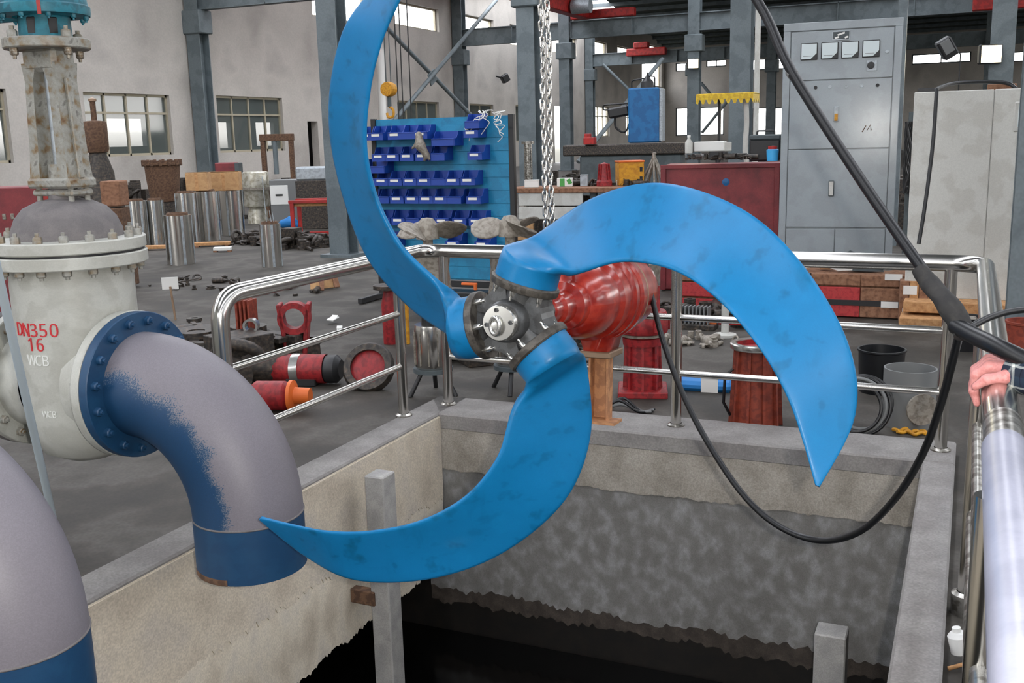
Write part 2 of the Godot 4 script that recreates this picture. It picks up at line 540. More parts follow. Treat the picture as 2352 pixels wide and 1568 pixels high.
func build_hall():
	# floor round the pit
	var b = Mb.new()
	b.box(Vector3(-12.87, -0.15, -33), Vector3(20.26, 0.3, 94))
	b.box(Vector3(13.0, -0.15, -33), Vector3(25.99, 0.3, 94))
	b.box(Vector3(-1.3675, -0.15, -42.515), Vector3(2.745, 0.3, 74.97))
	b.box(Vector3(-1.3675, -0.15, 7.6), Vector3(2.745, 0.3, 12.8))
	struct("floor", b, mt.floor)
	# gable wall on the left
	var low = [[-19.0, -15.6, 1.2, 3.05], [-24.85, -21.5, 1.27, 3.05], [-30.5, -27.0, 1.27, 3.1], [-42.3, -38.55, 1.4, 3.2], [-48.2, -45.5, 1.4, 3.2], [-54.8, -51.0, 1.3, 3.25], [-66.6, -62.5, 1.45, 3.4], [-72.5, -70.2, 1.45, 3.4]]
	var high = [[-18.5, -15.0, 6.3, 7.35], [-24.0, -20.0, 6.3, 7.35], [-36.5, -32.7, 6.1, 7.2], [-42.6, -38.65, 6.3, 7.3], [-48.5, -44.5, 6.35, 7.35], [-54.5, -50.5, 6.3, 7.35], [-60.5, -56.5, 6.3, 7.35], [-66.2, -62.5, 6.5, 7.5], [-72.0, -68.4, 6.5, 7.5], [-79.2, -74.1, 5.1, 8.1]]
	var doors = [[-32.6, -31.95, 0.0, 2.3], [-59.2, -56.5, 0.0, 3.3]]
	struct("wall_left", holes_wall("z", -22.65, 0.3, -80.2, 14.2, 0.0, 9.9, low + high + doors), mt.hall)
	for k in low.size():
		var h = low[k]
		window_z(-22.66, h[0], h[1], h[2], h[3], [4, 4, 4, 4, 2, 3, 4, 3][k], [2.55, 2.5, 2.5, 0.0, 0.0, 0.0, 2.75, 2.75][k], mt.pane if k < 6 else mt.clear)
	for k in high.size():
		var h = high[k]
		window_z(-22.7, h[0], h[1], h[2], h[3], 1, 0.0, mt.clear)
	# a side aisle behind the dark windows, with its own outer windows
	struct("wall_aisle", holes_wall("z", -27.0, 0.2, -57.0, -8.0, 0.0, 3.9, [[Vector3(-26.900, 2.087, -28.386).z, Vector3(-26.900, 2.094, -26.525).z, 1.55, 2.5], [Vector3(-26.900, 2.070, -32.993).z, Vector3(-26.900, 2.073, -32.217).z, 1.4, 2.4], [Vector3(-26.900, 2.060, -35.789).z, Vector3(-26.900, 2.064, -34.573).z, 1.45, 2.4], [Vector3(-26.900, 2.109, -22.623).z, -15.0, 1.2, 2.4]]), mt.grey)
	struct("ceiling_aisle", box_mb(Vector3(-24.9, 3.95, -32.5), Vector3(4.4, 0.1, 49)), mt.grey)
	struct("floor_aisle", box_mb(Vector3(-24.95, -0.1, -32.5), Vector3(4.3, 0.2, 49)), mt.floor)
	var ends = Mb.new()
	ends.box(Vector3(-24.9, 1.95, -57.0), Vector3(4.4, 3.9, 0.2))
	ends.box(Vector3(-24.9, 1.95, -8.0), Vector3(4.4, 3.9, 0.2))
	struct("wall_aisle_end", ends, mt.grey)
	# back wall, right wall, wall behind the camera
	var bh = []
	for r in [[Vector3(-21.556, 3.499, -80.000), Vector3(-17.749, 1.331, -80.000)], [Vector3(-15.585, 3.296, -80.000), Vector3(-12.226, 1.200, -80.000)], [Vector3(-4.573, 1.326, -80.000), Vector3(-3.325, -0.241, -80.000)], [Vector3(-19.184, 7.010, -80.000), Vector3(-17.632, 6.479, -80.000)], [Vector3(-15.760, 6.895, -80.000), Vector3(-12.370, 6.060, -80.000)], [Vector3(-4.393, 6.627, -80.000), Vector3(-0.537, 5.920, -80.000)], [Vector3(1.429, 6.456, -80.000), Vector3(4.584, 5.770, -80.000)], [Vector3(-21.580, 6.906, -80.000), Vector3(-19.923, 6.268, -80.000)]]:
		bh.append([r[0].x, r[1].x, r[1].y, r[0].y])
	struct("wall_back", holes_wall("x", -80.15, 0.3, -22.8, 26.2, 0.0, 9.9, bh), mt.hall)
	var k = 0
	for h in bh:
		var o = base("window_%d" % (window_count + 1), Vector3(0, 0, -80.1))
		window_count += 1
		var f = Mb.new()
		for e in [[h[0], h[2], h[1], h[2] + 0.08], [h[0], h[3] - 0.08, h[1], h[3]], [h[0], h[2], h[0] + 0.08, h[3]], [h[1] - 0.08, h[2], h[1], h[3]]]:
			f.box(Vector3((e[0] + e[2]) * 0.5, (e[1] + e[3]) * 0.5, 0), Vector3(e[2] - e[0], e[3] - e[1], 0.1))
		obj("window_frame", f, mt.steel_dark, o)
		var mid = (h[0] + h[1]) * 0.5
		obj("mullion", box_mb(Vector3(mid, (h[2] + h[3]) * 0.5, 0.01), Vector3(0.08, h[3] - h[2], 0.08)), mt.steel_dark, o)
		obj("pane", box_mb(Vector3((h[0] + mid) * 0.5, (h[2] + h[3]) * 0.5, 0), Vector3(mid - h[0] - 0.1, h[3] - h[2] - 0.1, 0.01)), mt.clear, o)
		obj("pane", box_mb(Vector3((h[1] + mid) * 0.5, (h[2] + h[3]) * 0.5, 0), Vector3(mid - h[0] - 0.1, h[3] - h[2] - 0.1, 0.01)), mt.clear, o)
		k += 1
	struct("wall_right", holes_wall("z", 26.15, 0.3, -80.2, 14.2, 0.0, 9.9, [[-78, -63, 3.0, 7.8], [-61, -45, 3.0, 7.8], [-43, -27, 3.0, 7.8], [-20, 4, 5.2, 7.6]]), mt.hall)  # tall unseen openings, enlarged to light the gable wall from the right
	struct("wall_front", holes_wall("x", 14.15, 0.3, -22.8, 26.2, 0.0, 9.9, [[-14, -9, 0, 4.2], [-18, 18, 6.2, 7.6]]), mt.hall)  # unseen openings added behind the camera as frontal fill light
	# pitched roof bays of 18 m, with unseen gaps added to let skylight into the hall
	var sheet = Mb.new()
	var pur = base("trim_purlins")
	for bay in 6:
		var z1 = 10.0 - 18.0 * bay + 4.3 * (1 if bay == 0 else 0)
		var z0 = 10.0 - 18.0 * (bay + 1)
		if bay == 5: continue
		var zm = (z0 + 10.0 - 18.0 * bay) * 0.5
		for s in [[z0, zm, 8.2, 9.7], [zm, z1, 9.7, 8.2]]:
			var a = Vector3(0, s[2], s[0])
			var c = Vector3(0, s[3], s[1])
			var d = c - a
			var turn = Basis(Vector3.RIGHT, -atan2(d.y, d.z))
			var xs = [[-22.8, 26.2]]
			if bay <= 2: xs = [[-22.8, -18.2], [-16.2, -11.2], [-9.2, -3.4], [-2.0, 3.8], [5.0, 10.8], [12.0, 17.8], [19.0, 26.2]]
			if bay == 3: xs = [[-22.8, -22.0], [-19.4, 26.2]]  # hidden roof gap added to brighten the far bays
			for x in xs:
				sheet.box(Vector3((x[0] + x[1]) * 0.5, (a.y + c.y) * 0.5, (a.z + c.z) * 0.5), Vector3(x[1] - x[0], 0.08, d.length() + 0.1), 0.0, turn)
			if bay >= 2 and bay <= 4:
				for q in 7:
					var p = a.lerp(c, (q + 0.5) / 7.0)
					obj("purlin", box_mb(Vector3(1.7, p.y - 0.15, p.z), Vector3(48.8, 0.2, 0.08)), mt.steel, pur)
	struct("ceiling", sheet, mt.roof)
	# columns and crane girders
	for z in [-26.0, -44.0, -62.0]:
		i_girder(Vector3(-22.3, 0, z), Vector3(26, 0, z), 5.6 if z > -40 else 5.75, 6.3 if z > -40 else 6.5, 0.3, mt.steel, "trim_girder")
	for p in [[-22.2, -26.0], [-22.2, -44.0], [-22.2, -62.0], [-11.05, -26.0], [-11.05, -44.0], [-11.0, -62.0], [-5.35, -26.0], [0.45, -26.0], [-16.9, -44.0], [0.5, -62.0], [-15.7, -62.0], [11.5, -26.0], [11.5, -44.0]]:
		var o = h_column(Vector3(p[0], 0, p[1]), 8.3, 0.5, 0.42, mt.steel)
		obj("corbel", box_mb(Vector3(0, 5.25, 0), Vector3(0.75, 0.7, 0.6), 0.03), mt.steel, o)
	h_column(Vector3(-7.687, 0.000, -11.585), 8.6, 0.28, 0.25, mt.steel)
	h_column(Vector3(0.419, 0.000, -7.807), 8.2, 0.3, 0.28, mt.steel)
	var c1 = base("steel_column", Vector3(-0.914, 0.000, -14.249))
	obj("column_shaft", box_mb(Vector3(0, 4.2, 0), Vector3(0.11, 8.4, 0.11)), mt.steel, c1)
	# cross bracing
	for e in [[Vector3(-21.300, 6.125, -35.375), Vector3(-21.300, 2.522, -43.300)], [Vector3(-21.000, 7.917, -45.645), Vector3(-21.000, 2.281, -35.662)], [Vector3(-21.174, 5.814, -61.500), Vector3(-19.083, 3.853, -61.500)], [Vector3(-14.136, 0.523, -38.000), Vector3(-12.162, 4.616, -43.000)], [Vector3(-14.923, 4.428, -61.000), Vector3(-14.002, 3.344, -61.000)], [Vector3(-14.836, 1.532, -61.000), Vector3(-12.491, 4.322, -61.000)]]:
		var br = Mb.new()
		br.tube([e[0], e[1]], 0.09, 8)
		struct("trim_brace", br, mt.steel)
	var nodeplate = Mb.new()
	nodeplate.box(Vector3(-21.100, 4.102, -39.175), Vector3(0.05, 0.5, 0.6), 0.0, Basis(Vector3.RIGHT, 0.5))
	struct("trim_brace_plate", nodeplate, mt.steel)
	# white downpipe on the gable wall and a pale one in mid hall
	tag(obj("downpipe", cyl_mb(Vector3(-21.900, -0.163, -36.263) * Vector3(1, 0, 1), Vector3(-21.900, 4.497, -36.402) * Vector3(1, 0, 1) + Vector3(0, 8.0, 0), 0.16), mt.white), "thick white vertical pipe behind the blue bin rack", "pipe")
	tag(obj("downpipe", cyl_mb(Vector3(-4.766, 0.000, -24.933), Vector3(-4.766, 0.000, -24.933) + Vector3(0, 8.2, 0), 0.065), mt.cab_white), "thin pale vertical pipe left of the tall grey cabinet", "pipe")
	# overhead cranes
	var cr = thing("overhead_crane", "red overhead crane bridge under the roof behind the chain", "crane")
	var g = Mb.new()
	g.box(Vector3(-15.85, 7.0, -34.8), Vector3(0.5, 0.95, 17.6), 0.03)
	obj("bridge_beam", g, mt.red, cr)
	obj("end_carriage", box_mb(Vector3(-15.1, 6.72, -43.9), Vector3(2.9, 0.36, 0.4), 0.03), mt.red, cr)
	obj("end_carriage", box_mb(Vector3(-15.6, 6.6, -26.1), Vector3(2.9, 0.36, 0.4), 0.03), mt.red, cr)
	obj("hoist", cyl_mb(Vector3(-15.5, 6.75, -41.2), Vector3(-14.7, 6.75, -41.2), 0.28), mt.galv, cr)
	var cr2 = thing("overhead_crane", "small red crane end far behind the blue machine column", "crane")
	var e0 = Vector3(-19.664, 6.412, -61.600)
	var e1 = Vector3(-17.210, 6.428, -61.600)
	obj("end_carriage", box_mb((e0 + e1) * 0.5, Vector3(e1.x - e0.x, 0.45, 0.4), 0.05), mt.red, cr2)
	obj("trolley", box_mb((e0 + e1) * 0.5 + Vector3(-0.3, 0.4, 0), Vector3(0.9, 0.35, 0.5), 0.05), mt.red, cr2)
	var cr3 = thing("overhead_crane", "red crane beam at the upper right edge under the roof", "crane")
	obj("bridge_beam", box_mb(Vector3(0.971, 5.626, -40.000), Vector3(2.6, 0.45, 0.4), 0.03), mt.red, cr3)
	# floodlights
	for e in [[Vector3(-10.985, 4.388, -43.500), "glowing floodlight on a far steel column left of the yellow canopy"], [Vector3(0.232, 3.062, -25.500), "glowing floodlight on the column behind the white cabinet"]]:
		var l = thing("floodlight", e[1], "lamp", e[0], 0.35)
		obj("housing", box_mb(Vector3(0, 0, -0.08), Vector3(0.5, 0.42, 0.16), 0.03), mt.black, l)
		obj("lamp_glass", box_mb(Vector3(0, 0, 0.01), Vector3(0.42, 0.36, 0.02)), mt.lamp, l)
		var sp := SpotLight3D.new()
		sp.name = "lamp_light"
		sp.light_energy = 12.0
		sp.light_color = Color(1, 0.95, 0.8)
		sp.spot_range = 60
		sp.spot_attenuation = 2.0
		sp.spot_angle = 60
		sp.light_size = 0.2
		sp.shadow_enabled = true
		l.add_child(sp)
		sp.position = Vector3(0, 0, 0.05)
		sp.rotation = Vector3(-0.35, PI, 0)

# ---------------------------------------------------------------- pit

func ragged_panel(p0, dir, length, top, bottom, rough, thick, out, m, called, sd, step = 0.02):
	# a slab of render whose lower edge is broken: p0 at its start, dir along, out away from the wall
	var rng := RandomNumberGenerator.new()
	rng.seed = sd
	var n := FastNoiseLite.new()
	n.seed = sd
	n.frequency = 1.6
	var b = Mb.new()
	var cnt = int(length / step)
	var prev = null
	for i in cnt + 1:
		var u = length * i / cnt
		var yb = bottom + n.get_noise_1d(u * 2.0) * rough * 1.2 + (rng.randf() - 0.5) * rough
		var q = p0 + dir * u
		var cur = [q + Vector3(0, top, 0), q + Vector3(0, yb, 0), q + Vector3(0, yb, 0) - out * thick, q + Vector3(0, top, 0) - out * thick]
		if prev != null:
			var mid = (cur[0] + cur[1] + cur[2] + cur[3] + prev[0] + prev[1] + prev[2] + prev[3]) / 8.0
			for e in [[0, 1], [1, 2], [3, 0]]:
				b.poly([prev[e[0]], prev[e[1]], cur[e[1]], cur[e[0]]], mid)
		prev = cur
	return struct(called, b, m)

func build_pit():
	# kerb tops
	var b = Mb.new()
	b.box(Vector3(-2.65, -0.02, -1.9), Vector3(0.18, 0.16, 6.26), 0.008)
	struct("trim_kerb_left", b, mt.kerb)
	b = Mb.new()
	b.box(Vector3(-1.3675, 0.015, -4.855), Vector3(2.745, 0.09, 0.35), 0.008)
	struct("trim_kerb_back", b, mt.kerb)
	b = Mb.new()
	b.box(Vector3(-0.0625, -0.02, -1.74), Vector3(0.135, 0.16, 5.88), 0.008)
	struct("trim_kerb_right", b, mt.kerb)
	# left side: pale plastered slab edge, broken below, over a dark void
	ragged_panel(Vector3(-2.558, 0, -4.68), Vector3(0, 0, 1), 5.9, 0.045, -0.79, 0.022, 0.1, Vector3(1, 0, 0), mt.plaster, "wall_pit_left", 5, 0.012)
	ragged_panel(Vector3(-2.553, 0, -4.68), Vector3(0, 0, 1), 5.9, 0.04, -0.41, 0.03, 0.02, Vector3(1, 0, 0), mt.plaster_upper, "wall_pit_left", 15, 0.014)
	# back side: wet concrete, mottled concrete, rough render
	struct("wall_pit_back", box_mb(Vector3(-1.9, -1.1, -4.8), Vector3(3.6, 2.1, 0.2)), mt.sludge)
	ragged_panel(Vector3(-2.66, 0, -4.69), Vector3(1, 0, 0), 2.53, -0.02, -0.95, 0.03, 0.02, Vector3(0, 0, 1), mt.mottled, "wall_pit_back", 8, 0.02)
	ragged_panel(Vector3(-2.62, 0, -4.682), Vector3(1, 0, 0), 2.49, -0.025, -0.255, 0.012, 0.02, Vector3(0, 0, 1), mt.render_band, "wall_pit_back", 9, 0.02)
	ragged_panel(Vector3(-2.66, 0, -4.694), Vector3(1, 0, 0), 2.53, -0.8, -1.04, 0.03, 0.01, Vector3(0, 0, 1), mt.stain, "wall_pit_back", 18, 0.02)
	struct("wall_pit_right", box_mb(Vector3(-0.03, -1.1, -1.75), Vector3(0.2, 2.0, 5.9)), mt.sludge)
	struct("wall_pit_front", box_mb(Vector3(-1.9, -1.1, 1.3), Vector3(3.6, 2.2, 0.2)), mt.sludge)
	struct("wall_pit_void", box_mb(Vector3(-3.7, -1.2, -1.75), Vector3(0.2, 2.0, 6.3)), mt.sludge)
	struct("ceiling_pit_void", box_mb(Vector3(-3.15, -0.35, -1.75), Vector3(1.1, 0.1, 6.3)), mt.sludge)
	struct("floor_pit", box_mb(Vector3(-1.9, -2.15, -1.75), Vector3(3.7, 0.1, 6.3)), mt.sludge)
	var w = obj("pit_water", box_mb(Vector3(-1.87, -1.66, -1.75), Vector3(3.46, 0.9, 5.88)), mt.water)
	w.set_meta("kind", "stuff")
	w.set_meta("label", "black still water at the bottom of the pit")
	# square concrete posts standing in the pit
	var p = thing("concrete_post", "square grey concrete post beside the pale pit wall", "post", Vector3(-2.400, 0.023, -3.800) * Vector3(1, 0, 1) + Vector3(0, -2.1, 0), 0.0, "posts in the pit")
	obj("shaft", box_mb(Vector3(0, 1.06, 0), Vector3(0.1, 2.12, 0.11), 0.006), mt.post, p)
	obj("wall_bracket", box_mb(Vector3(-0.09, 1.52, 0.04), Vector3(0.13, 0.07, 0.05), 0.004), mt.rust, p)
	p = thing("concrete_post", "square concrete post at the lower right of the pit", "post", Vector3(-0.455, -2.1, -4.40), 0.0, "posts in the pit")
	obj("shaft", box_mb(Vector3(0, 0.71, 0), Vector3(0.135, 1.42, 0.13), 0.006), mt.post, p)

# ---------------------------------------------------------------- mixer

func blade_mesh():
	var O = [Vector3(-0.088, 0.2, 0.0), Vector3(-0.05, 0.232, -0.085), Vector3(0.095, 0.399, -0.104), Vector3(0.283, 0.499, -0.072), Vector3(0.526, 0.503, -0.01), Vector3(0.731, 0.427, 0.08), Vector3(0.911, 0.284, 0.149), Vector3(0.988, 0.128, 0.182), Vector3(0.974, -0.047, 0.274)]
	var I = [Vector3(0.098, 0.171, 0.012), Vector3(0.167, 0.204, 0.065), Vector3(0.287, 0.279, 0.087), Vector3(0.435, 0.306, 0.117), Vector3(0.58, 0.278, 0.162), Vector3(0.719, 0.206, 0.197), Vector3(0.824, 0.123, 0.226), Vector3(0.9, 0.036, 0.251), Vector3(0.962, -0.046, 0.274)]
	var co = curve(O, 10)
	var ci = curve(I, 10)
	var rings = []
	var seg = 28
	for y in [0.12, 0.168]:
		var ring = PackedVector3Array()
		for j in seg:
			var a = TAU * j / seg
			ring.append(Vector3(cos(a) * 0.094, y, -sin(a) * 0.094))
		rings.append(ring)
	var n = co.size()
	for i in n:
		var s = float(i) / (n - 1)
		var w = smoothstep(0.0, 0.13, s)
		var mid = (co[i] + ci[i]) * 0.5
		var ch = ci[i] - co[i]
		var half = ch.length() * 0.5
		ch = ch.normalized()
		var m0 = (co[maxi(i - 1, 0)] + ci[maxi(i - 1, 0)]) * 0.5
		var m1 = (co[mini(i + 1, n - 1)] + ci[mini(i + 1, n - 1)]) * 0.5
		var t = Vector3.UP.lerp((m1 - m0).normalized(), w).normalized()
		var nr = t.cross(ch).normalized()
		var th = lerpf(0.088, lerpf(0.017, 0.007, s), pow(w, 0.6))
		var ring = PackedVector3Array()
		for j in seg:
			var a = TAU * j / seg
			var sn = sin(a)
			var e = lerpf(1.0, 0.55, w)
			# the face towards the viewer is slightly hollow
			var hollow = (1.0 - cos(a) * cos(a)) * half * 0.07 * w
			ring.append(mid + ch * cos(a) * half + nr * (signf(sn) * pow(absf(sn), e) * th + hollow))
		rings.append(ring)
	var b = Mb.new()
	b.loft(rings)
	return b.mesh()

func bolt_mesh(r, h):
	var b = Mb.new()
	b.lathe([Vector2(0, 0), Vector2(r, 0), Vector2(r, h * 0.8), Vector2(r * 0.8, h), Vector2(r * 0.45, h), Vector2(r * 0.45, h * 1.5), Vector2(0, h * 1.5)], 6)
	return b.mesh()

func put(called, mesh, m, parent, at, basis = Basis.IDENTITY):
	var o = obj(called, mesh, m, parent)
	o.transform = Transform3D(basis, at)
	return o

func build_mixer():
	var o = thing("submersible_mixer", "big submersible mixer with three curved blue blades hanging over the pit", "mixer", Vector3(-1.207, 0.987, -2.697))
	o.rotation.x = -0.06
	var bm = blade_mesh()
	var stud = bolt_mesh(0.009, 0.02)
	var hub = Mb.new()
	hub.lathe([Vector2(0, -0.13), Vector2(0.058, -0.13), Vector2(0.064, -0.12), Vector2(0.064, 0.06), Vector2(0.06, 0.085), Vector2(0.055, 0.09), Vector2(0.0, 0.09)], 36, Vector3.ZERO, along_z())
	for k in 3:
		var th = deg_to_rad(17 + 120 * k)
		var rot = Basis(Vector3(0, 0, 1), -th)
		hub.xf = Transform3D(rot, Vector3.ZERO)
		hub.lathe([Vector2(0.05, 0.0), Vector2(0.05, 0.09), Vector2(0.062, 0.1)], 28)
		# solid web between this arm and the next one, with a hollow outer edge
		hub.xf = Transform3D(rot * Basis(Vector3(0, 0, 1), -PI / 3), Vector3.ZERO)
		var pts = []
		for j in 9:
			var a = lerpf(-0.62, 0.62, j / 8.0)
			pts.append(Vector2(sin(a), cos(a)) * (0.1 + 0.042 * pow(absf(a) / 0.62, 2.0)))
		pts.append(Vector2(0.03, 0.045))
		pts.append(Vector2(-0.03, 0.045))
		hub.prism(pts, 0.1, Vector3(0, 0, -0.06))
	hub.xf = Transform3D.IDENTITY
	obj("hub", hub, mt.hub, o)
	for k in 3:
		var th = deg_to_rad(17 + 120 * k)
		var rot = Basis(Vector3(0, 0, 1), -th)
		var fl = lathe_mb([Vector2(0.062, 0.096), Vector2(0.1, 0.096), Vector2(0.103, 0.1), Vector2(0.103, 0.116), Vector2(0.099, 0.121), Vector2(0.06, 0.121)], 40)
		var f = obj("hub_flange", fl, mt.hub_rim, o)
		f.basis = rot
		for j in 6:
			var a = TAU * (j + 0.5) / 6
			put("stud", stud, mt.cap, f, Vector3(cos(a) * 0.082, 0.096, sin(a) * 0.082), Basis(Vector3.RIGHT, PI))
		var bl = obj("blade", bm, mt.blade, o)
		bl.basis = rot
		bl.set_meta("label", ["glossy blue blade sweeping right over the cabinet", "glossy blue blade curling down to the left over the pit", "glossy blue blade rising to the top of the picture"][k])
	# polished end cap with an eye nut and three screws
	var cap = obj("end_cap", lathe_mb([Vector2(0, 0.09), Vector2(0.05, 0.09), Vector2(0.052, 0.094), Vector2(0.052, 0.112), Vector2(0.049, 0.117), Vector2(0.0, 0.118)], 40, Vector3.ZERO, along_z()), mt.cap, o)
	var ring = Mb.new()
	var loop = []
	for j in 20:
		var a = TAU * j / 20
		loop.append(Vector3(cos(a) * 0.017 - 0.008, sin(a) * 0.024 - 0.008, 0.122 + 0.006 * cos(a)))
	ring.tube(loop, 0.007, 10, true)
	obj("eye_ring", ring, mt.cap, cap)
	obj("eye_boss", lathe_mb([Vector2(0.014, 0.116), Vector2(0.012, 0.124), Vector2(0, 0.125)], 16, Vector3(-0.008, -0.008, 0), along_z()), mt.cap, cap)
	for a in [0.1, 1.75, 3.3]:
		obj("socket_screw", lathe_mb([Vector2(0.0065, 0.116), Vector2(0.0065, 0.121), Vector2(0.004, 0.121), Vector2(0.003, 0.118), Vector2(0, 0.118)], 12, Vector3(cos(a) * 0.038, sin(a) * 0.038, 0), along_z()), mt.hub, cap)
	# red drive behind the hub
	obj("shaft", lathe_mb([Vector2(0.038, -0.42), Vector2(0.038, -0.12)], 24, Vector3.ZERO, along_z()), mt.hub, o)
	obj("gearbox", lathe_mb([Vector2(0.145, -0.69), Vector2(0.145, -0.61), Vector2(0.132, -0.595), Vector2(0.128, -0.52), Vector2(0.115, -0.47), Vector2(0.1, -0.44), Vector2(0.082, -0.43), Vector2(0.08, -0.38), Vector2(0.058, -0.365), Vector2(0.056, -0.29), Vector2(0.046, -0.28), Vector2(0.044, -0.23), Vector2(0.03, -0.22)], 48, Vector3.ZERO, along_z()), mt.motor, o)
	obj("motor_flange", lathe_mb([Vector2(0.14, -0.83), Vector2(0.16, -0.825), Vector2(0.162, -0.8), Vector2(0.162, -0.775), Vector2(0.152, -0.77), Vector2(0.152, -0.74), Vector2(0.158, -0.735), Vector2(0.158, -0.705), Vector2(0.148, -0.695), Vector2(0.13, -0.69)], 48, Vector3.ZERO, along_z()), mt.motor, o)
	obj("joint_ring", lathe_mb([Vector2(0.14, -0.842), Vector2(0.16, -0.84), Vector2(0.16, -0.828), Vector2(0.14, -0.826)], 48, Vector3.ZERO, along_z()), mt.seal, o)
	obj("motor_housing", lathe_mb([Vector2(0, -1.07), Vector2(0.09, -1.07), Vector2(0.125, -1.055), Vector2(0.143, -1.02), Vector2(0.148, -0.98), Vector2(0.15, -0.84)], 48, Vector3.ZERO, along_z()), mt.motor, o)
	# bracket and leg under the drive, lifting bail above it
	var br = Mb.new()
	br.loft([_rect(0.06, 0.1, -0.10), _rect(0.045, 0.065, -0.2)])
	var bo = obj("bracket", br, mt.motor, o)
	bo.position = Vector3(0.0, 0, -0.78)
	obj("bracket_flange", box_mb(Vector3(0, -0.21, -0.78), Vector3(0.12, 0.024, 0.15), 0.004), mt.seal, o)
	var lg = Mb.new()
	lg.box(Vector3(0.0, -0.34, -0.8), Vector3(0.075, 0.24, 0.008))
	lg.box(Vector3(-0.034, -0.34, -0.775), Vector3(0.008, 0.24, 0.05))
	lg.box(Vector3(0.034, -0.34, -0.775), Vector3(0.008, 0.24, 0.05))
	lg.box(Vector3(0.02, -0.462, -0.76), Vector3(0.11, 0.01, 0.09))
	obj("leg", lg, mt.tan, o)
	obj("lifting_bail", tube_mb(bend([Vector3(0, 0.1, -0.6), Vector3(0, 0.19, -0.5), Vector3(0, 0.19, -0.27), Vector3(0, 0.16, -0.25)], 0.03), 0.012), mt.galv, o)
	# two falls of link chain
	var ch = thing("hoist_chain", "shiny steel link chain in two falls holding the mixer", "chain", Vector3(-1.207, 1.17, -2.97))
	var lk = Mb.new()
	var lp = []
	for j in 16:
		var a = TAU * j / 16
		lp.append(Vector3(cos(a) * 0.006, sin(a) * 0.006 + signf(sin(a)) * 0.0095, 0))
	lk.tube(lp, 0.0036, 8, true)
	var lm = lk.mesh()
	for s in 2:
		for i in 88:
			put("link", lm, mt.inox, ch, Vector3(-0.0105 + 0.021 * s + 0.002 * sin(i * 0.6), 0.02 + i * 0.0232 + s * 0.012, 0.003 * cos(i * 0.4 + s)), Basis(Vector3.UP, 0.5 + PI / 2 * (i % 2) + s * 0.3))

func _rect(hx, hz, y):
	return PackedVector3Array([Vector3(hx, y, hz), Vector3(hx, y, -hz), Vector3(-hx, y, -hz), Vector3(-hx, y, hz)]) if false else PackedVector3Array([Vector3(-hx, y, hz), Vector3(-hx, y, -hz), Vector3(hx, y, -hz), Vector3(hx, y, hz)])

# ---------------------------------------------------------------- valve and pipes

func elbow_grey_over_blue():
	# blue paint with grey grains gathering on the outer side, ragged edge; u runs round the pipe, v along the bend
	if mats.has("elbow_grey_blue"): return mats["elbow_grey_blue"]
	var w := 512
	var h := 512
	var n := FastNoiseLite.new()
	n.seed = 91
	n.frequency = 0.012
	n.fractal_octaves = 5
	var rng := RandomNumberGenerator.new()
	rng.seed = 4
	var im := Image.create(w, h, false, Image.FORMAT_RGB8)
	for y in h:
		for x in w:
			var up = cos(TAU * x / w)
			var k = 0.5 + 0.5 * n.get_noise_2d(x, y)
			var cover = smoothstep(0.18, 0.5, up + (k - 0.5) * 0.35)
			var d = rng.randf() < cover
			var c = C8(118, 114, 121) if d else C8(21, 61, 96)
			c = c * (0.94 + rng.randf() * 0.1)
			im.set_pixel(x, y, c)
	var m = plain("elbow_grey_blue", Color.WHITE, 0.5)
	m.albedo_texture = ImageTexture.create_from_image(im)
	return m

func elbow_mesh(R, r):
	# quarter bend from +x to -y; uv for the grey grains
	var st := SurfaceTool.new()
	st.begin(Mesh.PRIMITIVE_TRIANGLES)
	var nu = 48
	var nv = 24
	for i in nv + 1:
		var t = PI * 0.5 * i / nv
		var c = Vector3(R * sin(t), -R * (1 - cos(t)), 0)
		var rad = Vector3(sin(t), cos(t), 0)
		for j in nu + 1:
			var a = TAU * j / nu
			var nn = rad * cos(a) + Vector3(0, 0, 1) * sin(a)
			st.set_normal(nn)
			st.set_uv(Vector2(float(j) / nu, float(i) / nv))
			st.add_vertex(c + nn * r)
	for i in nv:
		for j in nu:
			var p = i * (nu + 1) + j
			var q = p + nu + 1
			for k in [p, q, p + 1, p + 1, q, q + 1]: st.add_index(k)
	return st.commit()

func flange_x(x0, x1, r_out, r_in, m, called, parent):
	return obj(called, lathe_mb([Vector2(r_in, x0), Vector2(r_out - 0.003, x0), Vector2(r_out, x0 + 0.003), Vector2(r_out, x1 - 0.003), Vector2(r_out - 0.003, x1), Vector2(r_in, x1)], 56, Vector3.ZERO, along_x()), m, parent)

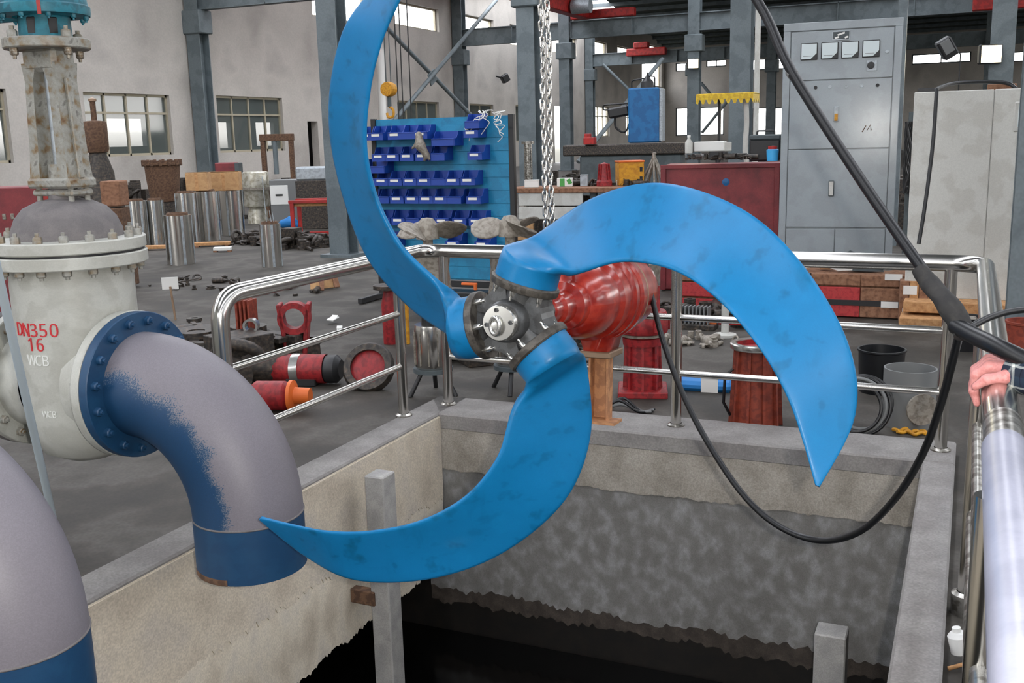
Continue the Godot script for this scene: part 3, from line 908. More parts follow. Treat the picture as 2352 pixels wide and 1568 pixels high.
func build_valve_and_pipes():
	var nut = bolt_mesh(0.016, 0.02)
	# discharge elbows over the pit edge
	for e in [[-2.65, "grey and navy elbow pipe bolted to the grey gate valve"], [-1.69, "grey and navy elbow pipe at the lower left corner"]]:
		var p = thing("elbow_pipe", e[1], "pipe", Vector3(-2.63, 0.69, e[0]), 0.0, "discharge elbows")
		obj("bend", elbow_mesh(0.42, 0.186), elbow_grey_over_blue(), p)
		obj("outlet", lathe_mb([Vector2(0.175, -0.61), Vector2(0.187, -0.61), Vector2(0.187, -0.42)], 48, Vector3(0.42, 0, 0)), mt.navy, p)
		var ru = Mb.new()
		ru.lathe([Vector2(0.1875, -0.611), Vector2(0.1885, -0.606), Vector2(0.1882, -0.594), Vector2(0.1875, -0.59)], 14, Vector3(0.42, 0, 0), Basis(Vector3.UP, -1.35), 0.16)
		obj("rust_patch", ru, mt.rust, p)
		var we = Mb.new()
		we.torus(Vector3(0.42, -0.42, 0), 0.186, 0.004, Basis.IDENTITY, 48, 6)
		obj("weld_bead", we, mt.valve_dust, p)
		var fl = flange_x(-0.036, 0.0, 0.258, 0.17, mt.navy, "flange", p)
		for j in 16:
			var a = TAU * (j + 0.5) / 16
			put("nut", nut, mt.navy, fl, Vector3(0.0, sin(a) * 0.225, cos(a) * 0.225), along_x())
	# gate valve
	var v = thing("gate_valve", "large grey gate valve with bolted bonnet and teal gear head", "valve", Vector3(-2.915, 0, -2.65))
	obj("body", lathe_mb([Vector2(0, 0.4), Vector2(0.09, 0.405), Vector2(0.16, 0.44), Vector2(0.2, 0.52), Vector2(0.208, 0.6), Vector2(0.208, 1.112)], 56), mt.valve, v)
	for s in [-1, 1]:
		obj("neck", lathe_mb([Vector2(0.2, 0.1), Vector2(0.195, 0.2), Vector2(0.2, 0.235)], 48, Vector3(0, 0.69, 0), along_x() if s > 0 else Basis(Vector3(0, 1, 0), Vector3(-1, 0, 0), Vector3(0, 0, 1))), mt.valve, v)
		var f = flange_x(0.212 if s > 0 else -0.248, 0.248 if s > 0 else -0.212, 0.26, 0.15, mt.valve, "pipe_flange", v)
		f.position.y = 0.69
		for j in 16:
			var a = TAU * (j + 0.5) / 16
			put("nut", nut, mt.valve_rust, f, Vector3(0.212 * s, sin(a) * 0.225, cos(a) * 0.225), Basis(Vector3(0, 1, 0), Vector3(-s, 0, 0), Vector3(0, 0, s)))
	var bf = obj("body_flange", lathe_mb([Vector2(0.2, 1.108), Vector2(0.258, 1.11), Vector2(0.262, 1.114), Vector2(0.262, 1.15), Vector2(0.258, 1.154), Vector2(0.2, 1.154)], 64), mt.valve, v)
	var tf = obj("bonnet_flange", lathe_mb([Vector2(0.2, 1.162), Vector2(0.256, 1.162), Vector2(0.26, 1.166), Vector2(0.26, 1.2), Vector2(0.256, 1.204), Vector2(0.18, 1.206)], 64), mt.valve, v)
	obj("gasket", lathe_mb([Vector2(0.24, 1.154), Vector2(0.252, 1.154), Vector2(0.252, 1.162), Vector2(0.24, 1.162)], 48), mt.dark, v)
	for j in 18:
		var a = TAU * (j + 0.3) / 18
		put("stud_nut", bolt_mesh(0.016, 0.024), mt.valve_rust, tf, Vector3(cos(a) * 0.236, 1.203, sin(a) * 0.236))
		put("stud_nut", nut, mt.valve_rust, bf, Vector3(cos(a) * 0.236, 1.11, sin(a) * 0.236), Basis(Vector3.RIGHT, PI))
	obj("bonnet", lathe_mb([Vector2(0.188, 1.2), Vector2(0.184, 1.235), Vector2(0.168, 1.275), Vector2(0.138, 1.31), Vector2(0.09, 1.333), Vector2(0.05, 1.34), Vector2(0.045, 1.4)], 56), mt.valve_dust, v)
	# gland and yoke
	var gl = Mb.new()
	gl.box(Vector3(0, 1.362, 0), Vector3(0.19, 0.022, 0.1), 0.006)
	gl.cyl(Vector3(0, 1.33, 0), Vector3(0, 1.46, 0), 0.045, 0.04, 24)
	obj("gland", gl, mt.valve_rust, v)
	for s in [-1, 1]:
		for t in [-1, 1]:
			obj("gland_stud", cyl_mb(Vector3(s * 0.075, 1.33, t * 0.035), Vector3(s * 0.075, 1.43, t * 0.035), 0.01, -1, 8), mt.valve_rust, v)
	var yk = Mb.new()
	for s in [-1, 1]:
		var ri = []
		for e in [[1.4, 0.066, 0.024, 0.056], [1.5, 0.062, 0.021, 0.05], [1.66, 0.057, 0.019, 0.047], [1.74, 0.053, 0.019, 0.046], [1.8, 0.045, 0.034, 0.048]]:
			ri.append(PackedVector3Array([Vector3(s * e[1] - e[2], e[0], e[3]), Vector3(s * e[1] - e[2], e[0], -e[3]), Vector3(s * e[1] + e[2], e[0], -e[3]), Vector3(s * e[1] + e[2], e[0], e[3])]))
		for i in ri.size() - 1:
			var mid = (ri[i][0] + ri[i][2] + ri[i + 1][0] + ri[i + 1][2]) * 0.25
			for j in 4: yk.poly([ri[i][j], ri[i][(j + 1) % 4], ri[i + 1][(j + 1) % 4], ri[i + 1][j]], mid)
		yk.box(Vector3(s * 0.085, 1.58, 0.0), Vector3(0.014, 0.34, 0.024), 0.003, Basis(Vector3(0, 0, 1), s * 0.04))
	yk.box(Vector3(0, 1.81, 0), Vector3(0.155, 0.08, 0.1), 0.014)
	obj("yoke", yk, mt.valve_rust, v)
	obj("stem", cyl_mb(Vector3(0, 1.4, 0), Vector3(0, 1.84, 0), 0.02, -1, 16), mt.galv, v)
	obj("yoke_foot", box_mb(Vector3(0, 1.395, 0), Vector3(0.2, 0.035, 0.13), 0.008), mt.valve_rust, v)
	var yf = obj("yoke_flange", lathe_mb([Vector2(0.0, 1.845), Vector2(0.136, 1.845), Vector2(0.14, 1.849), Vector2(0.14, 1.876), Vector2(0.136, 1.88), Vector2(0, 1.88)], 48), mt.valve_rust, v)
	for j in 4:
		var a = TAU * (j + 0.12) / 4
		put("bolt", bolt_mesh(0.017, 0.024), mt.valve_rust, yf, Vector3(cos(a) * 0.12, 1.88, sin(a) * 0.12))
		put("bolt", bolt_mesh(0.014, 0.024), mt.bolt, yf, Vector3(cos(a) * 0.12, 1.845, sin(a) * 0.12), Basis(Vector3.RIGHT, PI))
	var gh = Mb.new()
	gh.lathe([Vector2(0.088, 1.88), Vector2(0.085, 1.89), Vector2(0.082, 1.955)], 40)
	gh.lathe([Vector2(0.1, 1.95), Vector2(0.148, 1.955), Vector2(0.15, 1.965), Vector2(0.15, 1.985), Vector2(0.143, 1.99), Vector2(0.135, 2.06), Vector2(0.09, 2.1), Vector2(0, 2.105)], 40)
	gh.cyl(Vector3(-0.1, 2.02, 0), Vector3(-0.34, 2.01, 0.05), 0.075, 0.07, 24)
	obj("gear_head", gh, mt.teal, v)
	for e in [[0.35, 0.02], [-0.5, 0.03]]:
		obj("slot", box_mb(Vector3(sin(0.8 + e[0]) * 0.078, 1.918, cos(0.8 + e[0]) * 0.078), Vector3(0.03, 0.055, 0.014), 0.003, Basis(Vector3.UP, 0.8 + e[0])), mt.black, v)
	obj("red_arrow", box_mb(Vector3(0.105, 1.975, 0.112), Vector3(0.012, 0.06, 0.006), 0.0, Basis(Vector3.UP, 0.75)), mt.red, v)
	for j in 10:
		var a = TAU * j / 10
		put("housing_bolt", bolt_mesh(0.009, 0.014), mt.teal, v, Vector3(cos(a) * 0.135, 1.955, sin(a) * 0.135), Basis(Vector3.RIGHT, PI))
	# cast and painted marks on the body
	var f := SystemFont.new()
	f.font_names = PackedStringArray(["Droid Sans"])
	for e in [["DN350", 0.905, 0.046, "valve_mark_red", C8(190, 44, 50), 0.1], ["16", 0.855, 0.046, "valve_mark_red", C8(190, 44, 50), 0.1], ["WCB", 0.80, 0.036, "valve_mark_pale", C8(214, 216, 212), 0.12], ["WCB", 0.61, 0.022, "valve_mark_pale", C8(214, 216, 212), 0.22]]:
		var s = e[0]
		for i in s.length():
			var tm := TextMesh.new()
			tm.font = f
			tm.text = s[i]
			tm.font_size = 32
			tm.pixel_size = e[2] / 24.0
			tm.depth = 0.004
			var a = e[5] + (i - (s.length() - 1) * 0.5) * e[2] * 0.8 / 0.208
			var o = put("lettering", tm, plain(e[3], e[4], 0.5), v, Vector3(sin(a) * 0.2085, e[1], cos(a) * 0.2085), Basis(Vector3.UP, a))
			o.scale = Vector3(1, 1, 1)
	# pipe behind the valve and its stool
	var ip = thing("feed_pipe", "grey feed pipe running left behind the gate valve", "pipe", Vector3(-3.165, 0.69, -2.65))
	obj("barrel", lathe_mb([Vector2(0.185, -2.4), Vector2(0.185, -0.03)], 40, Vector3.ZERO, along_x()), mt.valve_dust, ip)
	flange_x(-0.036, 0.0, 0.26, 0.17, mt.valve_dust, "flange", ip)
	obj("stool", box_mb(Vector3(-1.2, -0.44, 0), Vector3(0.25, 0.5, 0.3), 0.01), mt.kerb, ip)
	# leaning pole
	var a0 = Vector3(-2.992, 0.000, -2.533)
	var a1 = Vector3(-2.388, 1.171, -1.924)
	var pl = Mb.new()
	pl.cyl(a0 + Vector3(0, 0.005, 0), a0 + (a1 - a0) * 2.1, 0.0125, -1, 14)
	tag(obj("pole", pl, plain("pole_paint", C8(172, 184, 190), 0.5)), "thin pale metal pole leaning in front of the gate valve", "pole")

# ---------------------------------------------------------------- railing

func build_railing():
	var o = thing("pit_railing", "shiny stainless tube railing around the pit", "railing")
	var Y = 0.92
	var r = 0.037
	var top = bend([Vector3(-2.72, 0.0, -3.18), Vector3(-2.72, Y, -3.18), Vector3(-2.72, Y, -4.87), Vector3(0.075, Y, -4.87), Vector3(0.085, Y, -2.2)], 0.13, 8)
	obj("top_rail", tube_mb(top, r, 24), mt.inox, o)
	obj("side_top_rail", tube_mb([Vector3(0.085, Y, -2.2), Vector3(0.09, Y, 1.4)], r, 24), mt.inox_dirty, o)
	obj("plastic_wrap", tube_mb([Vector3(0.0851, Y, -2.02), Vector3(0.088, Y, -0.3)], r + 0.0035, 28), mt.wrap, o)
	for p in [[-2.72, -4.58], [-2.6, -4.87], [-1.3, -4.87], [-0.06, -4.87], [0.06, -3.3], [0.06, -1.75], [0.06, -0.2], [0.06, 1.2]]:
		obj("post", tube_mb([Vector3(p[0], 0.0, p[1]), Vector3(p[0], Y, p[1])], 0.027, 18), mt.inox, o)
		obj("post_foot", lathe_mb([Vector2(0, 0.0), Vector2(0.045, 0.0), Vector2(0.045, 0.066), Vector2(0.03, 0.074)], 18, Vector3(p[0], 0, p[1])), mt.inox_dirty, o)
	for y in [0.616, 0.333]:
		obj("bar", tube_mb([Vector3(-2.72, y, -3.18), Vector3(-2.72, y, -4.58)], 0.017, 14), mt.inox, o)
		obj("bar", tube_mb([Vector3(-2.6, y, -4.87), Vector3(-0.06, y, -4.87)], 0.017, 14), mt.inox, o)
		obj("bar", tube_mb([Vector3(0.06, y, -3.3), Vector3(0.06, y, 1.2)], 0.017, 14), mt.inox_dirty, o)
	# tied wire on the rail
	var w = thing("tie_wire", "thin curled wire tied round the back rail", "wire")
	var pts = []
	var c = Vector3(-0.262, 0.919, -4.900)
	for j in 26:
		var t = j / 25.0
		pts.append(c + Vector3(sin(t * 9.0) * 0.05 - 0.06 * t, cos(t * 7.0) * 0.04 - 0.05 + 0.05 * sin(t * 3.0), 0.04 * cos(t * 11.0)))
	obj("strand", tube_mb(pts, 0.0015, 5), mt.galv, w)

# ---------------------------------------------------------------- cables

func build_cables():
	var k = thing("lifting_cable", "black cable slanting across the grey cabinet to a taped splice", "cable")
	obj("upper_run", tube_mb(curve([Vector3(-0.852, 2.224, -3.185), Vector3(-0.590, 1.879, -3.060), Vector3(-0.468, 1.666, -2.956), Vector3(-0.255, 1.367, -2.819), Vector3(-0.097, 1.167, -2.679), Vector3(-0.042, 1.105, -2.600)]), 0.014, 14), mt.cable, k)
	obj("splice", tube_mb(curve([Vector3(-0.109, 1.172, -2.675), Vector3(-0.080, 1.138, -2.658), Vector3(-0.042, 1.102, -2.611), Vector3(-0.006, 1.055, -2.583), Vector3(0.002, 1.029, -2.559)]), [0.017, 0.018, 0.0195, 0.0205, 0.021, 0.022, 0.0235, 0.024, 0.0235, 0.023, 0.0225, 0.0235, 0.025, 0.027, 0.028, 0.028, 0.027, 0.0265, 0.026, 0.025, 0.024, 0.023, 0.022, 0.021, 0.02], 16), mt.tape, k)
	obj("clip", tube_mb([Vector3(-0.475, 1.672, -2.966), Vector3(-0.466, 1.661, -2.956)], 0.0155, 14), mt.grey, k)
	obj("lower_run", tube_mb(curve([Vector3(-0.015, 1.050, -2.578), Vector3(0.032, 1.036, -2.518), Vector3(0.081, 1.026, -2.449), Vector3(0.142, 1.001, -2.414), Vector3(0.247, 0.931, -2.335)]), 0.0205, 14), mt.cable, k)
	obj("thin_branch", tube_mb(curve([Vector3(-0.004, 1.029, -2.578), Vector3(0.023, 1.039, -2.649), Vector3(0.066, 1.051, -2.727), Vector3(0.117, 1.054, -2.806), Vector3(0.210, 1.051, -2.904)]), 0.0085, 12), mt.cable, k)
	var l = thing("mixer_cable", "long black power cable drooping in a loop over the pit", "cable")
	obj("loop", tube_mb(curve([Vector3(-0.003, 1.043, -2.605), Vector3(-0.016, 0.955, -2.669), Vector3(-0.040, 0.813, -2.739), Vector3(-0.078, 0.647, -2.853), Vector3(-0.148, 0.474, -2.951), Vector3(-0.246, 0.327, -3.043), Vector3(-0.369, 0.244, -3.137), Vector3(-0.499, 0.248, -3.191), Vector3(-0.626, 0.308, -3.258), Vector3(-0.756, 0.430, -3.338), Vector3(-0.880, 0.583, -3.428), Vector3(-0.989, 0.761, -3.530), Vector3(-1.072, 0.934, -3.642), Vector3(-1.112, 1.040, -3.703), Vector3(-1.156, 1.105, -3.697), Vector3(-1.182, 1.062, -3.643), Vector3(-1.179, 1.000, -3.608)], 5), 0.0105, 12), mt.cable, l)
	var g = thing("cabinet_cable", "black cable hanging down the face of the white cabinet", "cable")
	obj("drop", tube_mb(curve([Vector3(-0.322, 0.692, -7.845), Vector3(-0.296, 0.967, -7.917), Vector3(-0.270, 1.395, -8.023), Vector3(-0.267, 1.731, -8.098), Vector3(-0.260, 1.785, -8.169), Vector3(-0.138, 1.832, -8.514), Vector3(0.159, 1.828, -8.648), Vector3(0.265, 1.772, -8.627), Vector3(0.307, 1.675, -8.569), Vector3(0.330, 1.470, -8.534), Vector3(0.344, 1.092, -8.458), Vector3(0.317, 0.788, -8.267)]), 0.014, 10), mt.cable, g)

# ---------------------------------------------------------------- person at the rail

func nets(bones, cell, k, lo, hi):
	# surface nets over tapered capsules [a, b, ra, rb] joined with a smooth minimum
	var nx = int(ceil((hi.x - lo.x) / cell)) + 1
	var ny = int(ceil((hi.y - lo.y) / cell)) + 1
	var nz = int(ceil((hi.z - lo.z) / cell)) + 1
	var f = PackedFloat32Array()
	f.resize(nx * ny * nz)
	f.fill(1.0)
	for bn in bones:
		var a = bn[0]
		var ab = bn[1] - a
		var l2 = maxf(ab.length_squared(), 1e-9)
		var rm = maxf(bn[2], bn[3]) + k * 2.0 + cell * 2.0
		var mn = (a.min(bn[1]) - Vector3.ONE * rm - lo) / cell
		var mx = (a.max(bn[1]) + Vector3.ONE * rm - lo) / cell
		for z in range(maxi(0, int(mn.z)), mini(nz, int(mx.z) + 2)):
			for y in range(maxi(0, int(mn.y)), mini(ny, int(mx.y) + 2)):
				for x in range(maxi(0, int(mn.x)), mini(nx, int(mx.x) + 2)):
					var p = lo + Vector3(x, y, z) * cell
					var t = clampf((p - a).dot(ab) / l2, 0.0, 1.0)
					var d = (p - a - ab * t).length() - lerpf(bn[2], bn[3], t)
					var i = (z * ny + y) * nx + x
					var e = f[i]
					var h = maxf(k - absf(d - e), 0.0) / k
					f[i] = minf(d, e) - h * h * k * 0.25
	var st := SurfaceTool.new()
	st.begin(Mesh.PRIMITIVE_TRIANGLES)
	var vid = {}
	var cnt := 0
	for z in nz - 1:
		for y in ny - 1:
			for x in nx - 1:
				var i = (z * ny + y) * nx + x
				var sg = 0
				var s := Vector3.ZERO
				var m := 0
				var c = [f[i], f[i + 1], f[i + nx], f[i + nx + 1], f[i + nx * ny], f[i + nx * ny + 1], f[i + nx * ny + nx], f[i + nx * ny + nx + 1]]
				for q in 8:
					if c[q] < 0.0: sg |= 1 << q
				if sg == 0 or sg == 255: continue
				for e in [[0, 1], [2, 3], [4, 5], [6, 7], [0, 2], [1, 3], [4, 6], [5, 7], [0, 4], [1, 5], [2, 6], [3, 7]]:
					var u = c[e[0]]
					var w = c[e[1]]
					if (u < 0.0) != (w < 0.0):
						var t = u / (u - w)
						var pa = Vector3(e[0] & 1, (e[0] >> 1) & 1, e[0] >> 2)
						var pb = Vector3(e[1] & 1, (e[1] >> 1) & 1, e[1] >> 2)
						s += pa.lerp(pb, t)
						m += 1
				st.set_smooth_group(1)
				st.add_vertex(lo + (Vector3(x, y, z) + s / m) * cell)
				vid[i] = cnt
				cnt += 1
	var emit = func(a, b, c, d, flip):
		if not (vid.has(a) and vid.has(b) and vid.has(c) and vid.has(d)): return
		var q = [vid[a], vid[b], vid[c], vid[a], vid[c], vid[d]]
		if flip: q = [vid[a], vid[c], vid[b], vid[a], vid[d], vid[c]]
		for e in q: st.add_index(e)
	var sy = nx
	var sz = nx * ny
	for z in range(1, nz - 1):
		for y in range(1, ny - 1):
			for x in range(1, nx - 1):
				var i = z * sz + y * sy + x
				var u = f[i] < 0.0
				if u != (f[i + 1] < 0.0): emit.call(i - sy - sz, i - sz, i, i - sy, u)
				if u != (f[i + sy] < 0.0): emit.call(i - 1 - sz, i - 1, i, i - sz, u)
				if u != (f[i + sz] < 0.0): emit.call(i - 1 - sy, i - sy, i, i - 1, u)
	st.generate_normals()
	return st.commit()

func plaid():
	var w := 128
	var im := Image.create(w, w, false, Image.FORMAT_RGB8)
	var rng := RandomNumberGenerator.new()
	rng.seed = 12
	for y in w:
		for x in w:
			var c = C8(24, 34, 58)
			if (x / 32) % 2 == 0: c = c.lerp(C8(20, 60, 66), 0.55)
			if (y / 32) % 2 == 0: c = c.lerp(C8(14, 18, 34), 0.5)
			if x % 64 < 7 or y % 64 < 7: c = c.lerp(C8(210, 214, 206), 0.75)
			if x % 64 < 7 and y % 64 < 7: c = C8(226, 228, 220)
			im.set_pixel(x, y, c * (0.95 + rng.randf() * 0.08))
	var m = plain("plaid_shirt", Color.WHITE, 0.9)
	m.albedo_texture = ImageTexture.create_from_image(im)
	m.uv1_triplanar = true
	m.uv1_scale = Vector3.ONE * 11.0
	return m

func build_person():
	# stands right of the rail and nearer the camera, one hand laid over it
	var o = thing("person", "person in a dark plaid shirt resting a hand on the railing", "person", Vector3(0.74, 0, -2.0))
	var q = Vector3(-0.74, 0, 2.0)
	var wrist = Vector3(0.12, 0.972, -2.448)
	var elbow = Vector3(0.38, 0.985, -2.2)
	var sh = Vector3(0.66, 1.34, -2.14)
	# hand: palm over the rail, four fingers curling down its far side, thumb beside them
	var hb = [[wrist + Vector3(0.05, -0.002, 0.05), wrist, 0.029, 0.026], [wrist, Vector3(0.092, 0.98, -2.515), 0.025, 0.018], [wrist, Vector3(0.092, 0.98, -2.455), 0.025, 0.018]]
	for i in 4:
		var z = -2.532 + 0.0215 * i
		var s = [0.92, 1.04, 1.0, 0.82][i]
		var k0 = Vector3(0.06, 0.982 + 0.003 * (1 - absi(i - 1)), z)
		var k1 = Vector3(0.0335, 0.957, z - 0.002)
		var k2 = Vector3(0.031, 0.928 - 0.008 * s, z - 0.003)
		var k3 = Vector3(0.04, 0.904 - 0.014 * s, z - 0.003)
		hb += [[Vector3(0.104, 0.98, lerpf(-2.505, -2.455, i / 3.0)), k0, 0.0175, 0.013], [k0, k1, 0.0128, 0.0108], [k1, k2, 0.0108, 0.0098], [k2, k3, 0.0096, 0.0082]]
	hb += [[Vector3(0.112, 0.974, -2.44), Vector3(0.092, 0.97, -2.418), 0.019, 0.0145], [Vector3(0.092, 0.97, -2.418), Vector3(0.056, 0.962, -2.416), 0.0132, 0.0112], [Vector3(0.056, 0.962, -2.416), Vector3(0.034, 0.943, -2.42), 0.011, 0.009]]
	put("hand", nets(hb, 0.0032, 0.007, Vector3(-0.01, 0.86, -2.57), Vector3(0.26, 1.05, -2.36)), mt.skin, o, q)
	var hd = nets([[Vector3(0.78, 1.48, -2.0), Vector3(0.76, 1.57, -2.0), 0.055, 0.06], [Vector3(0.755, 1.66, -2.0), Vector3(0.765, 1.72, -2.0), 0.088, 0.095], [Vector3(0.7, 1.6, -2.0), Vector3(0.72, 1.63, -2.0), 0.045, 0.06], [Vector3(0.665, 1.655, -2.0), Vector3(0.652, 1.635, -2.0), 0.012, 0.015], [Vector3(0.77, 1.66, -2.095), Vector3(0.77, 1.63, -2.093), 0.018, 0.012], [Vector3(0.77, 1.66, -1.905), Vector3(0.77, 1.63, -1.907), 0.018, 0.012]], 0.012, 0.02, Vector3(0.58, 1.4, -2.16), Vector3(0.92, 1.86, -1.84))
	put("head", hd, mt.skin, o, q)
	put("hair", nets([[Vector3(0.785, 1.7, -2.0), Vector3(0.775, 1.735, -2.0), 0.1, 0.098], [Vector3(0.72, 1.775, -2.0), Vector3(0.8, 1.77, -2.0), 0.05, 0.06]], 0.014, 0.02, Vector3(0.6, 1.55, -2.16), Vector3(0.94, 1.9, -1.84)), mt.hair, o, q)
	var sb = [[Vector3(0.8, 0.95, -2.0), Vector3(0.8, 1.15, -2.0), 0.15, 0.145], [Vector3(0.8, 1.15, -2.0), Vector3(0.79, 1.38, -2.0), 0.145, 0.12], [Vector3(0.79, 1.38, -2.14), Vector3(0.79, 1.38, -1.86), 0.075, 0.075], [Vector3(0.8, 1.0, -2.08), Vector3(0.8, 1.0, -1.92), 0.13, 0.13],
		[Vector3(0.78, 1.38, -2.14), sh, 0.08, 0.066], [sh, elbow, 0.062, 0.052], [elbow, wrist + Vector3(0.012, 0.0, 0.012), 0.05, 0.043],
		[Vector3(0.79, 1.37, -1.84), Vector3(0.83, 1.1, -1.76), 0.068, 0.055], [Vector3(0.83, 1.1, -1.76), Vector3(0.72, 0.9, -1.75), 0.052, 0.042]]
	put("shirt", nets(sb, 0.014, 0.03, Vector3(0.06, 0.76, -2.56), Vector3(1.05, 1.56, -1.64)), plaid(), o, q)
	var cd = (elbow - wrist).normalized()
	obj("cuff", tube_mb([wrist + cd * 0.04 + q, wrist - cd * 0.012 + q], [0.045, 0.042], 24), plaid(), o)
	put("forearm_hand", nets([[Vector3(0.72, 0.9, -1.75), Vector3(0.69, 0.8, -1.76), 0.034, 0.034], [Vector3(0.69, 0.8, -1.76), Vector3(0.675, 0.72, -1.765), 0.03, 0.014]], 0.01, 0.01, Vector3(0.6, 0.66, -1.84), Vector3(0.8, 0.96, -1.66)), mt.skin, o, q)
	var lg = [[Vector3(0.8, 0.93, -2.0), Vector3(0.8, 0.86, -2.0), 0.15, 0.15]]
	for s in [-1, 1]:
		lg += [[Vector3(0.8, 0.86, -2.0 + s * 0.085), Vector3(0.8, 0.48, -2.0 + s * 0.1), 0.095, 0.068], [Vector3(0.8, 0.48, -2.0 + s * 0.1), Vector3(0.82, 0.1, -2.0 + s * 0.105), 0.066, 0.052]]
	put("trousers", nets(lg, 0.018, 0.03, Vector3(0.58, 0.0, -2.26), Vector3(1.02, 1.14, -1.74)), mt.trousers, o, q)
	for s in [-1, 1]:
		put("shoe", nets([[Vector3(0.84, 0.045, -2.0 + s * 0.105), Vector3(0.66, 0.04, -2.0 + s * 0.115), 0.045, 0.038], [Vector3(0.82, 0.09, -2.0 + s * 0.105), Vector3(0.8, 0.06, -2.0 + s * 0.105), 0.045, 0.045]], 0.012, 0.015, Vector3(0.58, -0.02, -2.08 + s * 0.105), Vector3(0.92, 0.16, -1.92 + s * 0.105)), mt.black, o, q)

# ---------------------------------------------------------------- cabinets

func build_cabinets():
	# 1 m wide cabinet; its fittings are laid out on a 0.8 m face and scaled
	var o = thing("control_cabinet", "tall grey electrical control cabinet with four square meters", "cabinet", Vector3(-1.100, -0.352, -9.549), 0.087)
	o.scale = Vector3.ONE * 1.233
	obj("body", box_mb(Vector3(0, 1.29, -0.31), Vector3(0.8, 1.94, 0.6), 0.006), mt.cab, o)
	obj("plinth", box_mb(Vector3(0, 0.304, -0.31), Vector3(0.78, 0.036, 0.56)), mt.steel_dark, o)
	var d1 = obj("meter_panel", box_mb(Vector3(0, 2.03, -0.003), Vector3(0.69, 0.335, 0.022), 0.003), mt.cab, o)
	var d2 = obj("upper_door", box_mb(Vector3(0, 1.617, -0.003), Vector3(0.69, 0.478, 0.022), 0.003), mt.cab, o)
	var d3 = obj("lower_door", box_mb(Vector3(0, 1.093, -0.003), Vector3(0.69, 0.558, 0.022), 0.003), mt.cab, o)
	for s in [-1, 1]:
		obj("base_plate", box_mb(Vector3(s * 0.1735, 0.565, -0.003), Vector3(0.343, 0.47, 0.022), 0.003), mt.cab, o)
		obj("frame_stile", box_mb(Vector3(s * 0.374, 1.265, 0.0), Vector3(0.05, 1.88, 0.016), 0.003), mt.cab, o)
	obj("header", box_mb(Vector3(0, 2.232, 0.0), Vector3(0.8, 0.056, 0.016), 0.003), mt.cab, o)
	for x in [-0.22, -0.08, 0.057, 0.197]:
		var g = obj("meter", box_mb(Vector3(x, 2.06, 0.013), Vector3(0.116, 0.116, 0.014), 0.003), mt.black, d1)
		var dial = Mb.new()
		dial.prism([Vector2(-0.052, -0.052), Vector2(0.012, -0.052), Vector2(0.052, -0.014), Vector2(0.052, 0.052), Vector2(-0.052, 0.052)], 0.004, Vector3(x, 2.06, 0.019))
		obj("dial", dial, mt.meter, d1)
		obj("scale_line", box_mb(Vector3(x - 0.01, 2.028, 0.0235), Vector3(0.06, 0.003, 0.001)), mt.grey, d1)
	var np = obj("nameplate", box_mb(Vector3(-0.006, 2.158, 0.011), Vector3(0.12, 0.062, 0.006), 0.002), mt.galv, d1)
	obj("nameplate_print", box_mb(Vector3(-0.006, 2.16, 0.0145), Vector3(0.108, 0.05, 0.001)), mt.steel_dark, d1)
	for e in [[-0.006, 2.17, 0.05], [-0.035, 2.146, 0.028], [0.03, 2.146, 0.024]]:
		obj("nameplate_mark", box_mb(Vector3(e[0], e[1], 0.0153), Vector3(e[2], 0.012, 0.001), 0.0, Basis(Vector3(0, 0, 1), 0.3)), mt.white, d1)
	obj("switch_plate", box_mb(Vector3(0.205, 1.945, 0.011), Vector3(0.072, 0.072, 0.006), 0.002), mt.galv, d1)
	obj("switch_knob", lathe_mb([Vector2(0.026, 0.01), Vector2(0.022, 0.03), Vector2(0, 0.032)], 16, Vector3(0.2, 1.947, 0), along_z()), mt.black, d1)
	obj("lock", lathe_mb([Vector2(0.012, 0.005), Vector2(0.012, 0.016), Vector2(0, 0.018)], 12, Vector3(0.302, 2.035, 0), along_z()), mt.galv, d1)
	for x in [-0.168, -0.07, 0.04, 0.145, 0.25]:
		obj("indicator", lathe_mb([Vector2(0.013, 0.006), Vector2(0.012, 0.013), Vector2(0.008, 0.013), Vector2(0.007, 0.01), Vector2(0, 0.01)], 14, Vector3(x, 1.81, 0), along_z()), mt.black if absf(x) > 0.15 and x != 0.145 else mt.galv, d2)
	obj("door_handle", box_mb(Vector3(-0.02, 1.62, 0.014), Vector3(0.034, 0.11, 0.012), 0.004), mt.galv, d2)
	obj("door_latch", box_mb(Vector3(-0.02, 1.598, 0.022), Vector3(0.024, 0.05, 0.01), 0.003), mt.yellow_box, d2)
	obj("door_handle", box_mb(Vector3(-0.036, 1.095, 0.014), Vector3(0.038, 0.112, 0.012), 0.004), mt.steel_dark, d3)
	obj("handle_face", box_mb(Vector3(-0.036, 1.095, 0.021), Vector3(0.03, 0.1, 0.004), 0.001), mt.cab_white, d3)
	var ink = Mb.new()
	ink.tube([Vector3(0.16, 1.49, 0.0085), Vector3(0.185, 1.535, 0.0085), Vector3(0.192, 1.5, 0.0085), Vector3(0.215, 1.54, 0.0085), Vector3(0.22, 1.5, 0.0085)], 0.0035, 5)
	obj("ink_mark", ink, mt.rust, d2)
	# white cabinet on timbers
	o = thing("distribution_cabinet", "plain off-white cabinet standing on timber at the right", "cabinet", Vector3(-0.056, 0.205, -8.486), -0.010)
	obj("body", box_mb(Vector3(-0.105, 0.785, -0.25), Vector3(0.55, 1.57, 0.5), 0.006), mt.cab_white, o)
	obj("side_bay", box_mb(Vector3(0.275, 0.785, -0.252), Vector3(0.206, 1.57, 0.496), 0.006), mt.cab_white, o)
	obj("cable_box", box_mb(Vector3(-0.3, 1.585, -0.2), Vector3(0.13, 0.03, 0.2), 0.005), mt.black, o)
